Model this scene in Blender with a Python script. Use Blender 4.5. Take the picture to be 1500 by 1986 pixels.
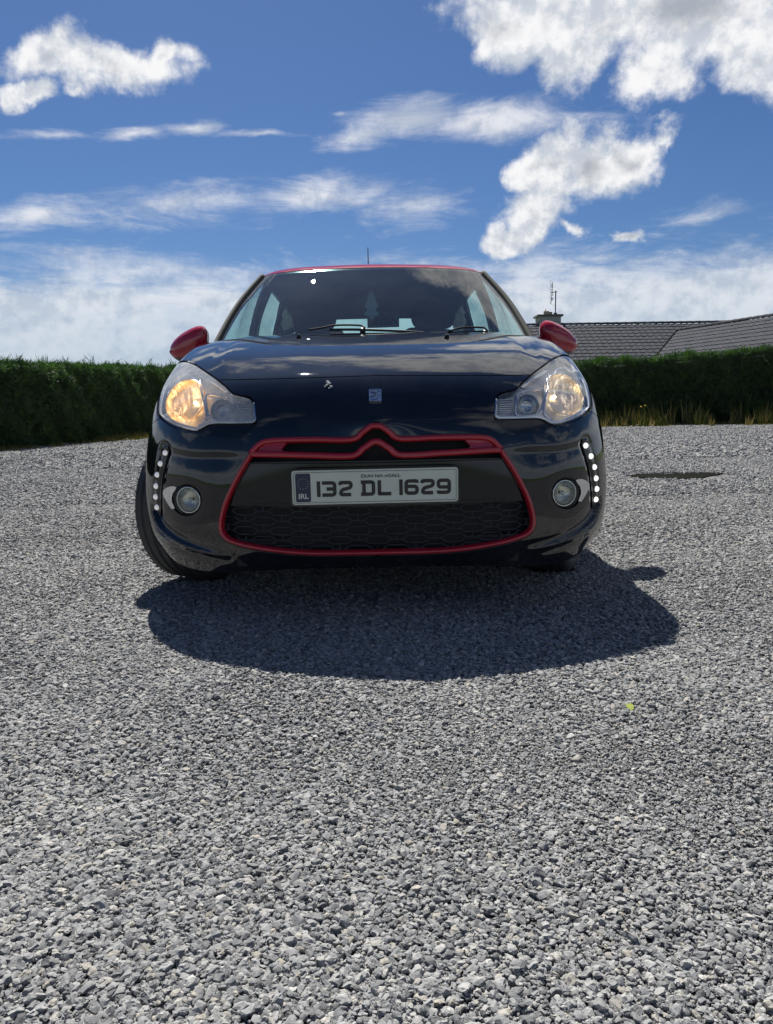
import bpy, bmesh, math, random
import numpy as np
from mathutils import Vector, Matrix
from mathutils.geometry import delaunay_2d_cdt
from mathutils.bvhtree import BVHTree
random.seed(7); rng = np.random.default_rng(7)
R = math.radians
for o in list(bpy.data.objects): bpy.data.objects.remove(o)
S = bpy.context.scene
COL = S.collection

# ------------------------------------------------------------------ camera
F, DIST, CAMH, PITCH, YAW, ROLL = 1495., 2.41, .71, R(8.03), R(.69), R(.95)
cam = bpy.data.cameras.new('camera'); camo = bpy.data.objects.new('camera', cam); COL.objects.link(camo)
camo.matrix_world = (Matrix.Translation((0, -DIST, CAMH)) @ Matrix.Rotation(-YAW, 4, 'Z') @
                     Matrix.Rotation(math.pi/2 - PITCH, 4, 'X') @ Matrix.Rotation(-ROLL, 4, 'Z'))
cam.sensor_fit = 'VERTICAL'; cam.sensor_height = 24; cam.lens = 24*F/1986; cam.clip_end = 3000; cam.clip_start = .05
S.camera = camo
S.view_settings.view_transform = 'Standard'; S.view_settings.look = 'None'
S.view_settings.exposure = .74; S.view_settings.gamma = 1; S.view_settings.use_curve_mapping = False

def ab(px, py):
    """a point measured on the photograph -> slopes (x/y, z/y) of its line of sight"""
    x = (px-750)/F; y = -(py-993)/F
    c, s = math.cos(ROLL), math.sin(ROLL)
    x, y = x*c+y*s, -x*s+y*c
    fx, fy, fz = x, math.cos(PITCH)+y*math.sin(PITCH), -math.sin(PITCH)+y*math.cos(PITCH)
    X = fx*math.cos(YAW)+fy*math.sin(YAW); Y = -fx*math.sin(YAW)+fy*math.cos(YAW)
    return X/Y, fz/Y
def at(px, py, Y):
    a, b = ab(px, py); d = Y+DIST
    return Vector((a*d, Y, CAMH+b*d))
def gnd(px, py):
    a, b = ab(px, py); d = -CAMH/b
    return Vector((a*d, d-DIST, 0))

# ------------------------------------------------------------------ node helpers
class NT:
    def __init__(s, nt): s.nt = nt; s.n = nt.nodes; s.l = nt.links
    def node(s, t, **kw):
        n = s.n.new(t)
        for k, v in kw.items():
            if k == 'ins':
                for a, b in v.items(): s.set(n.inputs[a], b)
            else: setattr(n, k, v)
        return n
    def set(s, sock, v):
        if isinstance(v, bpy.types.NodeSocket): s.l.new(v, sock)
        elif isinstance(v, bpy.types.Node): s.l.new(v.outputs[0], sock)
        else: sock.default_value = v
    def math(s, op, a, b=0., c=0., clamp=False):
        n = s.n.new('ShaderNodeMath'); n.operation = op; n.use_clamp = clamp
        s.set(n.inputs[0], a); s.set(n.inputs[1], b); s.set(n.inputs[2], c); return n.outputs[0]
    def vmath(s, op, a, b=(0, 0, 0)):
        n = s.n.new('ShaderNodeVectorMath'); n.operation = op
        s.set(n.inputs[0], a); s.set(n.inputs[1], b); return n.outputs[0]
    def mix(s, f, a, b, mode='MIX'):
        n = s.n.new('ShaderNodeMix'); n.data_type = 'RGBA'; n.blend_type = mode
        s.set(n.inputs[0], f); s.set(n.inputs[6], a); s.set(n.inputs[7], b); return n.outputs[2]
    def noise(s, vec, scale, detail=4, rough=.5, dist=0.):
        n = s.n.new('ShaderNodeTexNoise')
        if vec is not None: s.set(n.inputs['Vector'], vec)
        n.inputs['Scale'].default_value = scale; n.inputs['Detail'].default_value = detail
        n.inputs['Roughness'].default_value = rough; n.inputs['Distortion'].default_value = dist
        return n.outputs[0]
    def mr(s, v, a, b, c=0., d=1., smooth=True):
        n = s.n.new('ShaderNodeMapRange'); n.interpolation_type = 'SMOOTHSTEP' if smooth else 'LINEAR'
        s.set(n.inputs[0], v)
        for i, q in enumerate((a, b, c, d)): s.set(n.inputs[i+1], q)
        return n.outputs[0]
    def ramp(s, f, stops):
        n = s.n.new('ShaderNodeValToRGB'); s.set(n.inputs[0], f); e = n.color_ramp.elements
        while len(e) < len(stops): e.new(.5)
        for x, (p, c) in zip(e, stops): x.position = p; x.color = (*c, 1)
        return n.outputs[0]

# ------------------------------------------------------------------ sun and sky
SUN_AZ, SUN_EL = R(-13.5), R(51.5)      # azimuth from +Y towards +X, behind the car and a little left
sd = Vector((math.sin(SUN_AZ)*math.cos(SUN_EL), math.cos(SUN_AZ)*math.cos(SUN_EL), math.sin(SUN_EL)))
sun = bpy.data.lights.new('sun', 'SUN'); sun.energy = 5.; sun.angle = R(.53); sun.color = (1, .965, .91)
suno = bpy.data.objects.new('sun', sun); COL.objects.link(suno)
suno.rotation_euler = sd.to_track_quat('Z', 'Y').to_euler(); suno.location = (0, 0, 30)
W = bpy.data.worlds.new('World'); S.world = W; W.use_nodes = True
w = NT(W.node_tree); w.n.clear()
sky = w.node('ShaderNodeTexSky', sky_type='NISHITA', sun_disc=False, sun_elevation=SUN_EL, sun_rotation=SUN_AZ,
             altitude=50., air_density=1.0, dust_density=.35, ozone_density=2.2)
tc = w.node('ShaderNodeTexCoord'); dirv = tc.outputs['Generated']
sep = w.node('ShaderNodeSeparateXYZ'); w.set(sep.inputs[0], dirv)
dx, dy, dz = sep.outputs
dyp = w.math('MAXIMUM', dy, .02)
A_ = w.math('DIVIDE', dx, dyp); B_ = w.math('DIVIDE', dz, dyp)
comb0 = w.node('ShaderNodeCombineXYZ'); w.set(comb0.inputs[0], A_); w.set(comb0.inputs[1], B_)
def warp(vec, sc, amp, det):
    n = w.node('ShaderNodeTexNoise', ins={'Vector': dirv, 'Scale': sc, 'Detail': det, 'Roughness': .62})
    d_ = w.vmath('SUBTRACT', n.outputs['Color'], (.5, .5, .5)); d_ = w.vmath('MULTIPLY', d_, (amp, amp*.75, 0)); return w.vmath('ADD', vec, d_)
class _C: pass
comb = _C(); comb.outputs = [warp(warp(comb0.outputs[0], 5.5, .12, 3), 22., .07, 8)]
front = w.mr(dy, .02, .12)
# cloud layers lie in a plane overhead: coordinates of the point where the line of sight meets it
dzp = w.math('ADD', w.math('MAXIMUM', dz, 0.), .16)
pl = w.node('ShaderNodeCombineXYZ'); w.set(pl.inputs[0], w.math('DIVIDE', dx, dzp)); w.set(pl.inputs[1], w.math('DIVIDE', dy, dzp)); w.set(pl.inputs[2], .37)
fb = w.noise(dirv, 7.5, 14, .60, .0)
shv = w.vmath('ADD', dirv, (-.004, 0, .013)); fbs = w.noise(shv, 7.5, 9, .60, .0)
fbfine = w.noise(dirv, 16., 9, .68, .3)
stm = w.node('ShaderNodeMapping', ins={'Vector': dirv, 'Scale': (1, 1, 4.2), 'Rotation': (0, R(4), 0)})
streak = w.noise(stm.outputs[0], 7., 9, .66, .5)
def blob(px, py, rx, ry, rot=0., k=1.):
    a, b = ab(px, py)
    m = w.node('ShaderNodeMapping', vector_type='TEXTURE', ins={'Vector': comb.outputs[0], 'Location': (a, b, 0), 'Rotation': (0, 0, R(rot)), 'Scale': (rx/F, ry/F, 1)})
    ln = w.node('ShaderNodeVectorMath', operation='LENGTH'); w.set(ln.inputs[0], m.outputs[0])
    return w.math('MULTIPLY', w.mr(ln.outputs['Value'], 0., 1.55, k, 0., False), 1.)
def blobab(a, b, ra, rb, rot=0., k=1.):
    m = w.node('ShaderNodeMapping', vector_type='TEXTURE', ins={'Vector': comb.outputs[0], 'Location': (a, b, 0), 'Rotation': (0, 0, R(rot)), 'Scale': (ra, rb, 1)})
    ln = w.node('ShaderNodeVectorMath', operation='LENGTH'); w.set(ln.inputs[0], m.outputs[0])
    return w.mr(ln.outputs['Value'], 0., 1.55, k, 0., False)
def many(lst):
    out = None
    for b in lst:
        v = blob(*b); out = v if out is None else w.math('MAXIMUM', out, v)
    return w.math('MULTIPLY', out, front)
cum = many([(90, 120, 110, 52, 0), (230, 140, 165, 62, 0, 1.05), (310, 110, 80, 40, 10), (40, 190, 75, 32, 0, .95), (150, 190, 60, 22, 0, .7),
            (960, 40, 90, 85, 0), (1060, 20, 160, 75, 0), (1190, 50, 150, 85, 20, 1.1), (1350, 30, 240, 105, 0, 1.3), (1270, 145, 85, 62, 0), (1450, 120, 110, 62, 0), (1560, 0, 170, 180, 0, 1.2),
            (1040, 300, 62, 58, 0), (1120, 320, 110, 70, 10, 1.05), (1210, 300, 90, 45, 25, .95), (1040, 410, 90, 62, 30), (1000, 450, 62, 42, 0), (1110, 430, 60, 26, 0, .85),
            (1210, 440, 42, 26, 15, .95), (1282, 262, 60, 26, 20, .75)])
cum = w.math('MULTIPLY', cum, 1.22)
for b_ in ((.50, .95, .52, .34, 0, 2.), (.26, .96, .30, .24, 0, 1.9), (.95, .85, .60, .42, 0, 1.9), (-.14, .76, .34, .11, 4, 1.), (-.34, .92, .16, .14, 0, .95), (1.9, 2.6, .9, .9, 0, 1.), (-1.3, 1.2, .35, .25)):
    cum = w.math('MAXIMUM', cum, w.math('MULTIPLY', blobab(*b_), front))
comb = _C(); comb.outputs = [warp(comb0.outputs[0], 7., .045, 5)]
wis = many([(690, 265, 110, 28, 12, .95), (800, 232, 160, 42, 3, 1.), (960, 235, 210, 44, 2, 1.), (1130, 225, 150, 30, -2, .75),
            (120, 262, 190, 17, 0, .72), (250, 262, 90, 18, 5, .8), (370, 250, 80, 16, 0, .8), (510, 264, 90, 9, 0, .8), (655, 217, 30, 8, 0, .7),
            (80, 415, 220, 40, 3, .78), (330, 400, 260, 52, 4, .85), (600, 385, 220, 50, 3, .78), (800, 400, 170, 70, 0, .62), (1350, 420, 220, 40, 14, .5),
            (260, 520, 170, 30, 2, .9), (170, 560, 200, 22, 0, .75), (1120, 505, 190, 26, 0, .55)])
dc = w.mr(w.math('ADD', cum, w.math('MULTIPLY', w.math('SUBTRACT', fb, .5), 2.0)), .40, .86)
dw = w.mr(w.math('ADD', wis, w.math('MULTIPLY', w.math('SUBTRACT', streak, .5), 1.5)), .30, 1.02)
dw = w.math('MULTIPLY', dw, .80)
# low bank of thin cloud above the horizon, all the way round
lowb = w.mr(w.math('ADD', dz, w.math('MULTIPLY', w.math('SUBTRACT', streak, .5), .16)), .19, .125)
lowb = w.math('MULTIPLY', lowb, w.mr(streak, .2, .6, .62, .9))
# broken cumulus over the rest of the sky (seen mirrored in bonnet and windscreen)
fbo = w.noise(pl.outputs[0], 1.25, 9, .56, .3)
notview = w.mr(dy, .22, .02)
oth = w.math('MULTIPLY', w.mr(fbo, .545, .67), notview)
oth = w.math('MULTIPLY', oth, .7)
cl = w.math('MAXIMUM', w.math('MAXIMUM', dc, dw), w.math('MAXIMUM', lowb, oth))
thick = w.mr(w.math('ADD', w.math('SUBTRACT', cum, w.mr(B_, .48, .6, .12, 1.4)), w.math('MULTIPLY', w.math('SUBTRACT', w.noise(dirv, 4.5, 3, .5), .5), 1.3)), .85, 1.35)
thick2 = w.mr(fbo, .62, .74)
relief = w.mr(w.math('ADD', w.math('SUBTRACT', fb, fbs), w.math('MULTIPLY', w.math('SUBTRACT', fbfine, .5), .12)), -.07, .06)
shade = w.mix(relief, (.60, .65, .73, 1), (.99, .99, 1., 1))
ccol = w.mix(w.math('MULTIPLY', w.math('MAXIMUM', thick, w.math('MULTIPLY', thick2, notview)), .75), shade, (.34, .38, .44, 1))
ccol = w.mix(w.mr(dz, .03, .20, .75, 0.), ccol, (.52, .62, .74, 1))
hs = w.node('ShaderNodeHueSaturation', ins={'Saturation': 1.06, 'Value': 1., 'Color': sky.outputs[0]})
skyb = w.node('ShaderNodeBackground', ins={'Color': w.mix(1., hs.outputs[0], (.42, .56, .77, 1), 'MULTIPLY'), 'Strength': .052})
clb = w.node('ShaderNodeBackground', ins={'Color': ccol, 'Strength': .57})
mx = w.node('ShaderNodeMixShader'); w.set(mx.inputs[0], cl); w.set(mx.inputs[1], skyb.outputs[0]); w.set(mx.inputs[2], clb.outputs[0])
wo = w.node('ShaderNodeOutputWorld'); w.set(wo.inputs[0], mx.outputs[0])

# ------------------------------------------------------------------ materials
def newmat(name):
    m = bpy.data.materials.new(name); m.use_nodes = True; t = NT(m.node_tree); t.n.clear()
    out = t.node('ShaderNodeOutputMaterial'); return m, t, out
def pbr(name, col=(.5,)*3, rough=.5, metal=0., coat=0., coatr=.03, var=0., vscale=20., bump=0., bscale=100., spec=.5, emit=None, estr=0., trans=0., bdist=.002):
    m, t, out = newmat(name)
    p = t.node('ShaderNodeBsdfPrincipled'); t.set(out.inputs[0], p.outputs[0])
    p.inputs['Roughness'].default_value = rough; p.inputs['Metallic'].default_value = metal
    p.inputs['Coat Weight'].default_value = coat; p.inputs['Coat Roughness'].default_value = coatr
    p.inputs['Specular IOR Level'].default_value = spec; p.inputs['Transmission Weight'].default_value = trans
    tcn = t.node('ShaderNodeTexCoord'); co = tcn.outputs['Object']
    if var:
        n = t.noise(co, vscale, 5, .6)
        t.set(p.inputs['Base Color'], t.mix(n, tuple(c*(1-var) for c in col)+(1,), tuple(min(1, c*(1+var)) for c in col)+(1,)))
    else: p.inputs['Base Color'].default_value = (*col, 1)
    if bump:
        b = t.node('ShaderNodeBump', ins={'Strength': bump, 'Distance': bdist, 'Height': t.noise(co, bscale, 6, .6)}); t.set(p.inputs['Normal'], b.outputs[0])
    if emit: p.inputs['Emission Color'].default_value = (*emit, 1); p.inputs['Emission Strength'].default_value = estr
    return m
def paint(name, col, flake=.0):
    """clear-coated car paint with a film of road dust and water spots"""
    m, t, out = newmat(name)
    p = t.node('ShaderNodeBsdfPrincipled')
    tcn = t.node('ShaderNodeTexCoord'); co = tcn.outputs['Object']
    dust = t.noise(co, 5., 8, .7); fine = t.noise(co, 420., 2, .5)
    vo = t.node('ShaderNodeTexVoronoi', ins={'Vector': co, 'Scale': 55., 'Randomness': 1.}); spots = t.mr(vo.outputs['Distance'], .10, .03)
    sel = t.mr(t.noise(co, 9., 2, .5), .56, .62)
    d = t.math('ADD', t.math('MULTIPLY', t.mr(dust, .35, .8), .035), t.math('MULTIPLY', t.math('MULTIPLY', spots, sel), .22), clamp=True)
    t.set(p.inputs['Base Color'], t.mix(d, (*col, 1), (.32, .31, .29, 1)))
    p.inputs['Roughness'].default_value = .5; p.inputs['Specular IOR Level'].default_value = 0.
    p.inputs['Coat Weight'].default_value = 1.; p.inputs['Coat IOR'].default_value = 1.62
    t.set(p.inputs['Coat Roughness'], t.mr(dust, .3, .8, .010, .026))
    bp = t.node('ShaderNodeBump', ins={'Strength': .012, 'Distance': .002, 'Height': t.noise(co, 260., 3, .5)})
    t.set(p.inputs['Coat Normal'], bp.outputs[0])
    t.set(out.inputs[0], p.outputs[0]); return m
M = {}
M['black'] = paint('black_paint', (.004, .005, .008))
M['red'] = paint('red_paint', (.34, .010, .028))
M['redtrim'] = paint('red_trim', (.36, .010, .024))
M['gloss'] = pbr('gloss_black_plastic', (.006, .007, .010), .12, bump=.02, bscale=60)
M['satin'] = pbr('satin_black_plastic', (.012, .013, .016), .42, var=.3, bump=.05, bscale=400)
M['matt'] = pbr('matt_black_plastic', (.010, .011, .013), .75, var=.3)
M['mesh'] = pbr('grille_plastic', (.026, .032, .040), .38, var=.2, bump=.05, bscale=300)
M['fogbowl'] = pbr('fog_reflector', (.52, .53, .50), .14, 1., bump=.6, bscale=70, bdist=.004)
M['chrome'] = pbr('chrome', (.78, .80, .82), .07, 1., bump=.01, bscale=90)
M['silver'] = pbr('silvered_plastic', (.55, .57, .60), .20, 1., var=.1, bump=.06, bscale=40)
M['housing'] = pbr('lamp_housing', (.78, .80, .83), .3, .1, var=.12, vscale=8, bump=.04, bscale=60)
M['rubber'] = pbr('tyre_rubber', (.034, .034, .035), .72, var=.35, vscale=12, bump=.35, bscale=140, bdist=.003)
M['alloy'] = pbr('alloy_wheel', (.42, .43, .45), .3, 1., var=.15)
M['disc'] = pbr('brake_disc', (.35, .33, .31), .35, 1., var=.2)
M['plate'] = pbr('plate_white', (.54, .59, .51), .35, coat=.3, coatr=.15, var=.07, vscale=14)
M['ink'] = pbr('plate_black', (.012, .013, .016), .4)
M['blue'] = pbr('plate_blue', (.012, .022, .06), .4)
M['star'] = pbr('plate_star', (.35, .36, .30), .5)
M['seat'] = pbr('seat_fabric', (.03, .03, .034), .85, var=.3, bump=.2, bscale=300)
M['headlining'] = pbr('headlining', (.06, .062, .066), .9, var=.1)
M['dash'] = pbr('dashboard_plastic', (.02, .021, .023), .6, var=.3, bump=.1, bscale=300)
M['card'] = pbr('sign_card', (.20, .24, .26), .7, var=.1)
M['fresh'] = pbr('air_freshener', (.25, .30, .33), .7, var=.2)
M['warm'] = pbr('lit_bulb', (.9, .7, .4), .3, emit=(1., .66, .28), estr=8.)
M['pale'] = pbr('pillar_sky_sheen', (.10, .10, .085), .8, spec=.1, var=.1)  # sky reflection on the A pillars put in as a beige colour
def glassmat(name, tint, dust=.03, refl=1., ior=1.52, rough=.0):
    m, t, out = newmat(name)
    tr = t.node('ShaderNodeBsdfTransparent', ins={'Color': (*tint, 1)})
    gl = t.node('ShaderNodeBsdfGlossy', ins={'Color': (refl, refl, refl, 1), 'Roughness': rough})
    geo = t.node('ShaderNodeNewGeometry')      # thin pane: the same reflectance from both faces
    fr = t.node('ShaderNodeFresnel', ins={'IOR': t.mr(geo.outputs['Backfacing'], 0., 1., ior, 1/ior, False)})
    m1 = t.node('ShaderNodeMixShader'); t.set(m1.inputs[0], fr.outputs[0]); t.set(m1.inputs[1], tr.outputs[0]); t.set(m1.inputs[2], gl.outputs[0])
    tcn = t.node('ShaderNodeTexCoord'); co = tcn.outputs['Object']
    df = t.node('ShaderNodeBsdfDiffuse', ins={'Color': (.55, .56, .55, 1)})
    f = t.math('MULTIPLY', t.mr(t.noise(co, 6., 8, .7), .25, .85, .35, 1.6), dust, clamp=True)
    m2 = t.node('ShaderNodeMixShader'); t.set(m2.inputs[0], f); t.set(m2.inputs[1], m1.outputs[0]); t.set(m2.inputs[2], df.outputs[0])
    t.set(out.inputs[0], m2.outputs[0]); return m
M['wglass'] = glassmat('windscreen_glass', (.64, .84, .84), .020, ior=1.72)
M['sglass'] = glassmat('side_glass', (.72, .90, .86), .004)
M['lens'] = glassmat('lamp_lens', (.93, .94, .95), .10, ior=1.55)
M['lens_sunhaze'] = glassmat('sun_haze_lamp_lens', (.93, .94, .95), .42, ior=1.5)  # left lens copy: sun haze put in as a stronger diffuse film
M['foglens'] = glassmat('fog_lens', (.88, .90, .86), .04, ior=1.5)
def optic(name, emit, estr, warm=((.85, .36, .06, 1), (1., .72, .34, 1))):
    """ribbed reflector of a lit lamp, seen through its lens"""
    m, t, out = newmat(name)
    p = t.node('ShaderNodeBsdfPrincipled', ins={'Base Color': (.75, .72, .66, 1), 'Metallic': .9, 'Roughness': .16})
    tcn = t.node('ShaderNodeTexCoord'); co = tcn.outputs['Object']
    mp = t.node('ShaderNodeMapping', ins={'Vector': co, 'Scale': (85, 60, 11)})
    n1 = t.noise(mp.outputs[0], 1., 4, .6, .5); n2 = t.noise(co, 22., 4, .6, .4)
    g = t.math('MULTIPLY', t.mr(n1, .32, .75), t.mr(n2, .3, .72))
    t.set(p.inputs['Emission Color'], t.mix(t.mr(g, .1, .7), *warm))
    t.set(p.inputs['Emission Strength'], t.math('ADD', t.math('MULTIPLY', g, estr), estr*.10))
    bp = t.node('ShaderNodeBump', ins={'Strength': .6, 'Distance': .004, 'Height': n1}); t.set(p.inputs['Normal'], bp.outputs[0])
    t.set(out.inputs[0], p.outputs[0]); return m
M['optic'] = optic('lit_reflector', None, .85, ((.50, .34, .20, 1), (1., .84, .62, 1)))
M['optic_amber'] = optic('amber_lit_reflector', None, 1.9)
M['led'] = pbr('lit_led', (.9, .9, .9), .2, emit=(1., .98, .93), estr=.6)
M['led_dim'] = pbr('dim_led', (.8, .8, .82), .15, .6, bump=.4, bscale=200, emit=(1., .98, .95), estr=.16)

# ------------------------------------------------------------------ object helpers
def tag(o, label=None, cat=None, group=None, kind=None):
    if label: o['label'] = label
    if cat: o['category'] = cat
    if group: o['group'] = group
    if kind: o['kind'] = kind
    return o
def empty(name, loc=(0, 0, 0), rz=0., parent=None):
    o = bpy.data.objects.new(name, None); COL.objects.link(o); o.location = loc; o.rotation_euler.z = rz; o.empty_display_size = .1
    if parent: o.parent = parent
    return o
def obj(name, me, mat=None, parent=None, loc=None):
    o = bpy.data.objects.new(name, me); COL.objects.link(o)
    if mat is not None and not me.materials: me.materials.append(mat)
    if parent: o.parent = parent
    if loc: o.location = loc
    return o
def mesh(name, v, f, smooth=False, normals=None):
    me = bpy.data.meshes.new(name); me.from_pydata([tuple(map(float, p)) for p in v], [], [tuple(map(int, q)) for q in f]); me.update()
    if smooth: me.polygons.foreach_set('use_smooth', [True]*len(me.polygons))
    if normals is not None: me.normals_split_custom_set_from_vertices([tuple(map(float, n)) for n in normals])
    return me
def join(parts):
    v, f, o = [], [], 0
    for a, b in parts:
        v += [tuple(p) for p in a]; f += [tuple(i+o for i in q) for q in b]; o += len(a)
    return v, f
def box(cx, cy, cz, sx, sy, sz, rot=None):
    v = [Vector((sx*i/2, sy*j/2, sz*k/2)) for i in (-1, 1) for j in (-1, 1) for k in (-1, 1)]
    if rot: v = [rot @ p for p in v]
    v = [p+Vector((cx, cy, cz)) for p in v]
    return v, [(0, 1, 3, 2), (4, 6, 7, 5), (0, 4, 5, 1), (2, 3, 7, 6), (0, 2, 6, 4), (1, 5, 7, 3)]
def grid(fn, nu, nv, closeu=False, closev=False):
    v = [fn(i/(nu if closeu else nu-1), j/(nv if closev else nv-1)) for i in range(nu) for j in range(nv)]
    f = []
    for i in range(nu if closeu else nu-1):
        for j in range(nv if closev else nv-1):
            i2, j2 = (i+1) % nu, (j+1) % nv
            f.append((i*nv+j, i2*nv+j, i2*nv+j2, i*nv+j2))
    return v, f
def tube(pts, r, n=8, cap=True):
    pts = [Vector(p) for p in pts]; v, f = [], []
    up = Vector((0, 0, 1))
    for i, p in enumerate(pts):
        t = (pts[min(i+1, len(pts)-1)]-pts[max(i-1, 0)]).normalized()
        a = t.cross(up if abs(t.z) < .95 else Vector((1, 0, 0))).normalized(); b = t.cross(a)
        rr = r[i] if isinstance(r, (list, tuple)) else r
        for k in range(n):
            q = 2*math.pi*k/n; v.append(p+a*math.cos(q)*rr+b*math.sin(q)*rr)
    for i in range(len(pts)-1):
        for k in range(n): f.append((i*n+k, i*n+(k+1) % n, (i+1)*n+(k+1) % n, (i+1)*n+k))
    if cap: f.append(tuple(range(n))[::-1]); f.append(tuple(range((len(pts)-1)*n, len(pts)*n)))
    return v, f
def lathe(prof, n, axis_pt=(0, 0, 0), ax=Vector((0, 1, 0)), u=None):
    """prof: (radius, along axis)"""
    ax = Vector(ax).normalized(); u = (u or ax.orthogonal()).normalized(); w_ = ax.cross(u); c = Vector(axis_pt)
    v = [c+ax*h+(u*math.cos(2*math.pi*k/n)+w_*math.sin(2*math.pi*k/n))*r for r, h in prof for k in range(n)]
    f = [(i*n+k, i*n+(k+1) % n, (i+1)*n+(k+1) % n, (i+1)*n+k) for i in range(len(prof)-1) for k in range(n)]
    return v, f
def cr(pts, step, closed=False):
    """Catmull-Rom resampling of a polyline in the plane or space"""
    P = [np.array(p, float) for p in pts]; n = len(P); out = []
    for i in range(n if closed else n-1):
        p1, p2 = P[i], P[(i+1) % n]
        p0 = P[(i-1) % n] if (closed or i > 0) else 2*p1-p2
        p3 = P[(i+2) % n] if (closed or i+2 < n) else 2*p2-p1
        k = max(1, int(round(np.linalg.norm(p2-p1)/step)))
        for j in range(k):
            t = j/k; out.append(.5*((2*p1)+(-p0+p2)*t+(2*p0-5*p1+4*p2-p3)*t*t+(-p0+3*p1-3*p2+p3)*t**3))
    if not closed: out.append(P[-1])
    return np.array(out)
def inpoly(pts, poly):
    x, y = pts[:, 0], pts[:, 1]; r = np.zeros(len(pts), bool); n = len(poly); j = n-1
    for i in range(n):
        xi, yi = poly[i]; xj, yj = poly[j]
        if yi != yj: r ^= ((yi > y) != (yj > y)) & (x < (xj-xi)*(y-yi)/(yj-yi)+xi)
        j = i
    return r

# ================================================================== GROUND
def ground_h(x, y):
    return .006*np.sin(x*3.1+1.3*np.sin(y*1.7))*np.cos(y*2.3+.8*np.sin(x*2.1)) + .004*np.sin(x*7.3+y*5.1)
def gravel_col(t, co):
    pass
m, t, out = newmat('gravel_bed'); M['bed'] = m
geo = t.node('ShaderNodeNewGeometry'); co = geo.outputs['Position']
p = t.node('ShaderNodeBsdfPrincipled', ins={'Roughness': .92})
vo = t.node('ShaderNodeTexVoronoi', ins={'Vector': co, 'Scale': 58.}); vo2 = t.node('ShaderNodeTexVoronoi', ins={'Vector': co, 'Scale': 27.})
cs = t.node('ShaderNodeSeparateColor'); t.set(cs.inputs[0], vo.outputs['Color'])
cs2 = t.node('ShaderNodeSeparateColor'); t.set(cs2.inputs[0], vo2.outputs['Color'])
stone = t.ramp(t.math('ADD', t.math('MULTIPLY', cs.outputs[0], .6), t.math('MULTIPLY', cs2.outputs[0], .4)), [(0, (.04, .041, .044)), (.35, (.15, .153, .158)), (.7, (.26, .262, .262)), (1., (.44, .43, .41))])
grit = t.mix(t.noise(co, 300., 3, .6), (.16, .155, .145, 1), (.36, .35, .32, 1))
big = t.noise(co, .55, 5, .6); stp = t.node('ShaderNodeMapping', ins={'Vector': co, 'Scale': (.10, .9, 1), 'Rotation': (0, 0, R(-4))}); big2 = t.noise(stp.outputs[0], 1., 4, .6, .4)
cd = t.node('ShaderNodeCameraData')
base = t.mix(t.mr(t.noise(co, 3., 4, .6), .42, .68, .0, .55), stone, grit)
base = t.mix(t.mr(big, .3, .7, .45, 0.), base, t.mix(1., base, (.66, .67, .71, 1), 'MULTIPLY'))
base = t.mix(t.mr(big2, .52, .72, .0, .45), base, (.30, .295, .28, 1))
vo3 = t.node('ShaderNodeTexVoronoi', ins={'Vector': co, 'Scale': 17.}); cs3 = t.node('ShaderNodeSeparateColor'); t.set(cs3.inputs[0], vo3.outputs['Color'])
spk = t.math('ADD', t.math('MULTIPLY', cs3.outputs[0], .5), t.math('MULTIPLY', cs2.outputs[1], .5))
base = t.mix(1., base, t.ramp(spk, [(.1, (.34, .34, .34)), (.5, (.60, .60, .595)), (.9, (.95, .94, .91))]), 'MULTIPLY')  # speckle darkens the bed, shade between stones put into its colour
t.set(p.inputs['Base Color'], base)
h = t.math('ADD', t.math('MULTIPLY', vo.outputs['Distance'], -.7), t.math('MULTIPLY', vo2.outputs['Distance'], -.6))
bp = t.node('ShaderNodeBump', ins={'Strength': .9, 'Distance': .03, 'Height': h}); t.set(p.inputs['Normal'], bp.outputs[0])
t.set(out.inputs[0], p.outputs[0])

def yard():
    # curved boundary of the gravel: along the hedge bases, closed behind the camera
    xs = np.concatenate([np.linspace(-14, -2.2, 30), np.linspace(-2.1, 2.1, 120), np.linspace(2.2, 14, 30)])
    ys = np.concatenate([np.linspace(-9, -2.2, 12), np.linspace(-2.1, 3.5, 150), np.linspace(3.7, 20.5, 60)])
    X, Y = np.meshgrid(xs, ys, indexing='ij')
    Z = ground_h(X, Y)*np.clip(1.2-np.abs(X)/9, 0, 1)
    v = np.stack([X, Y, Z], -1).reshape(-1, 3); nv = len(ys)
    f = [(i*nv+j, (i+1)*nv+j, (i+1)*nv+j+1, i*nv+j+1) for i in range(len(xs)-1) for j in range(nv-1)]
    return mesh('gravel_yard', v, f, True)
tag(obj('gravel_yard', yard(), M['bed']), kind='structure')
# field beyond, out to the horizon
m, t, out = newmat('field_grass'); M['field'] = m
geo = t.node('ShaderNodeNewGeometry'); co = geo.outputs['Position']
p = t.node('ShaderNodeBsdfPrincipled', ins={'Roughness': .95, 'Base Color': t.ramp(t.noise(co, .8, 8, .7), [(.2, (.035, .055, .015)), (.55, (.075, .105, .03)), (.85, (.16, .15, .06))])})
bp = t.node('ShaderNodeBump', ins={'Strength': .7, 'Distance': .05, 'Height': t.noise(co, 30., 4, .7)}); t.set(p.inputs['Normal'], bp.outputs[0]); t.set(out.inputs[0], p.outputs[0])
L = 1500
tag(obj('field', mesh('field', [(-L, -L, -.06), (L, -L, -.06), (L, L, -.06), (-L, L, -.06)], [(0, 1, 2, 3)]), M['field']), kind='structure')

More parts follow.
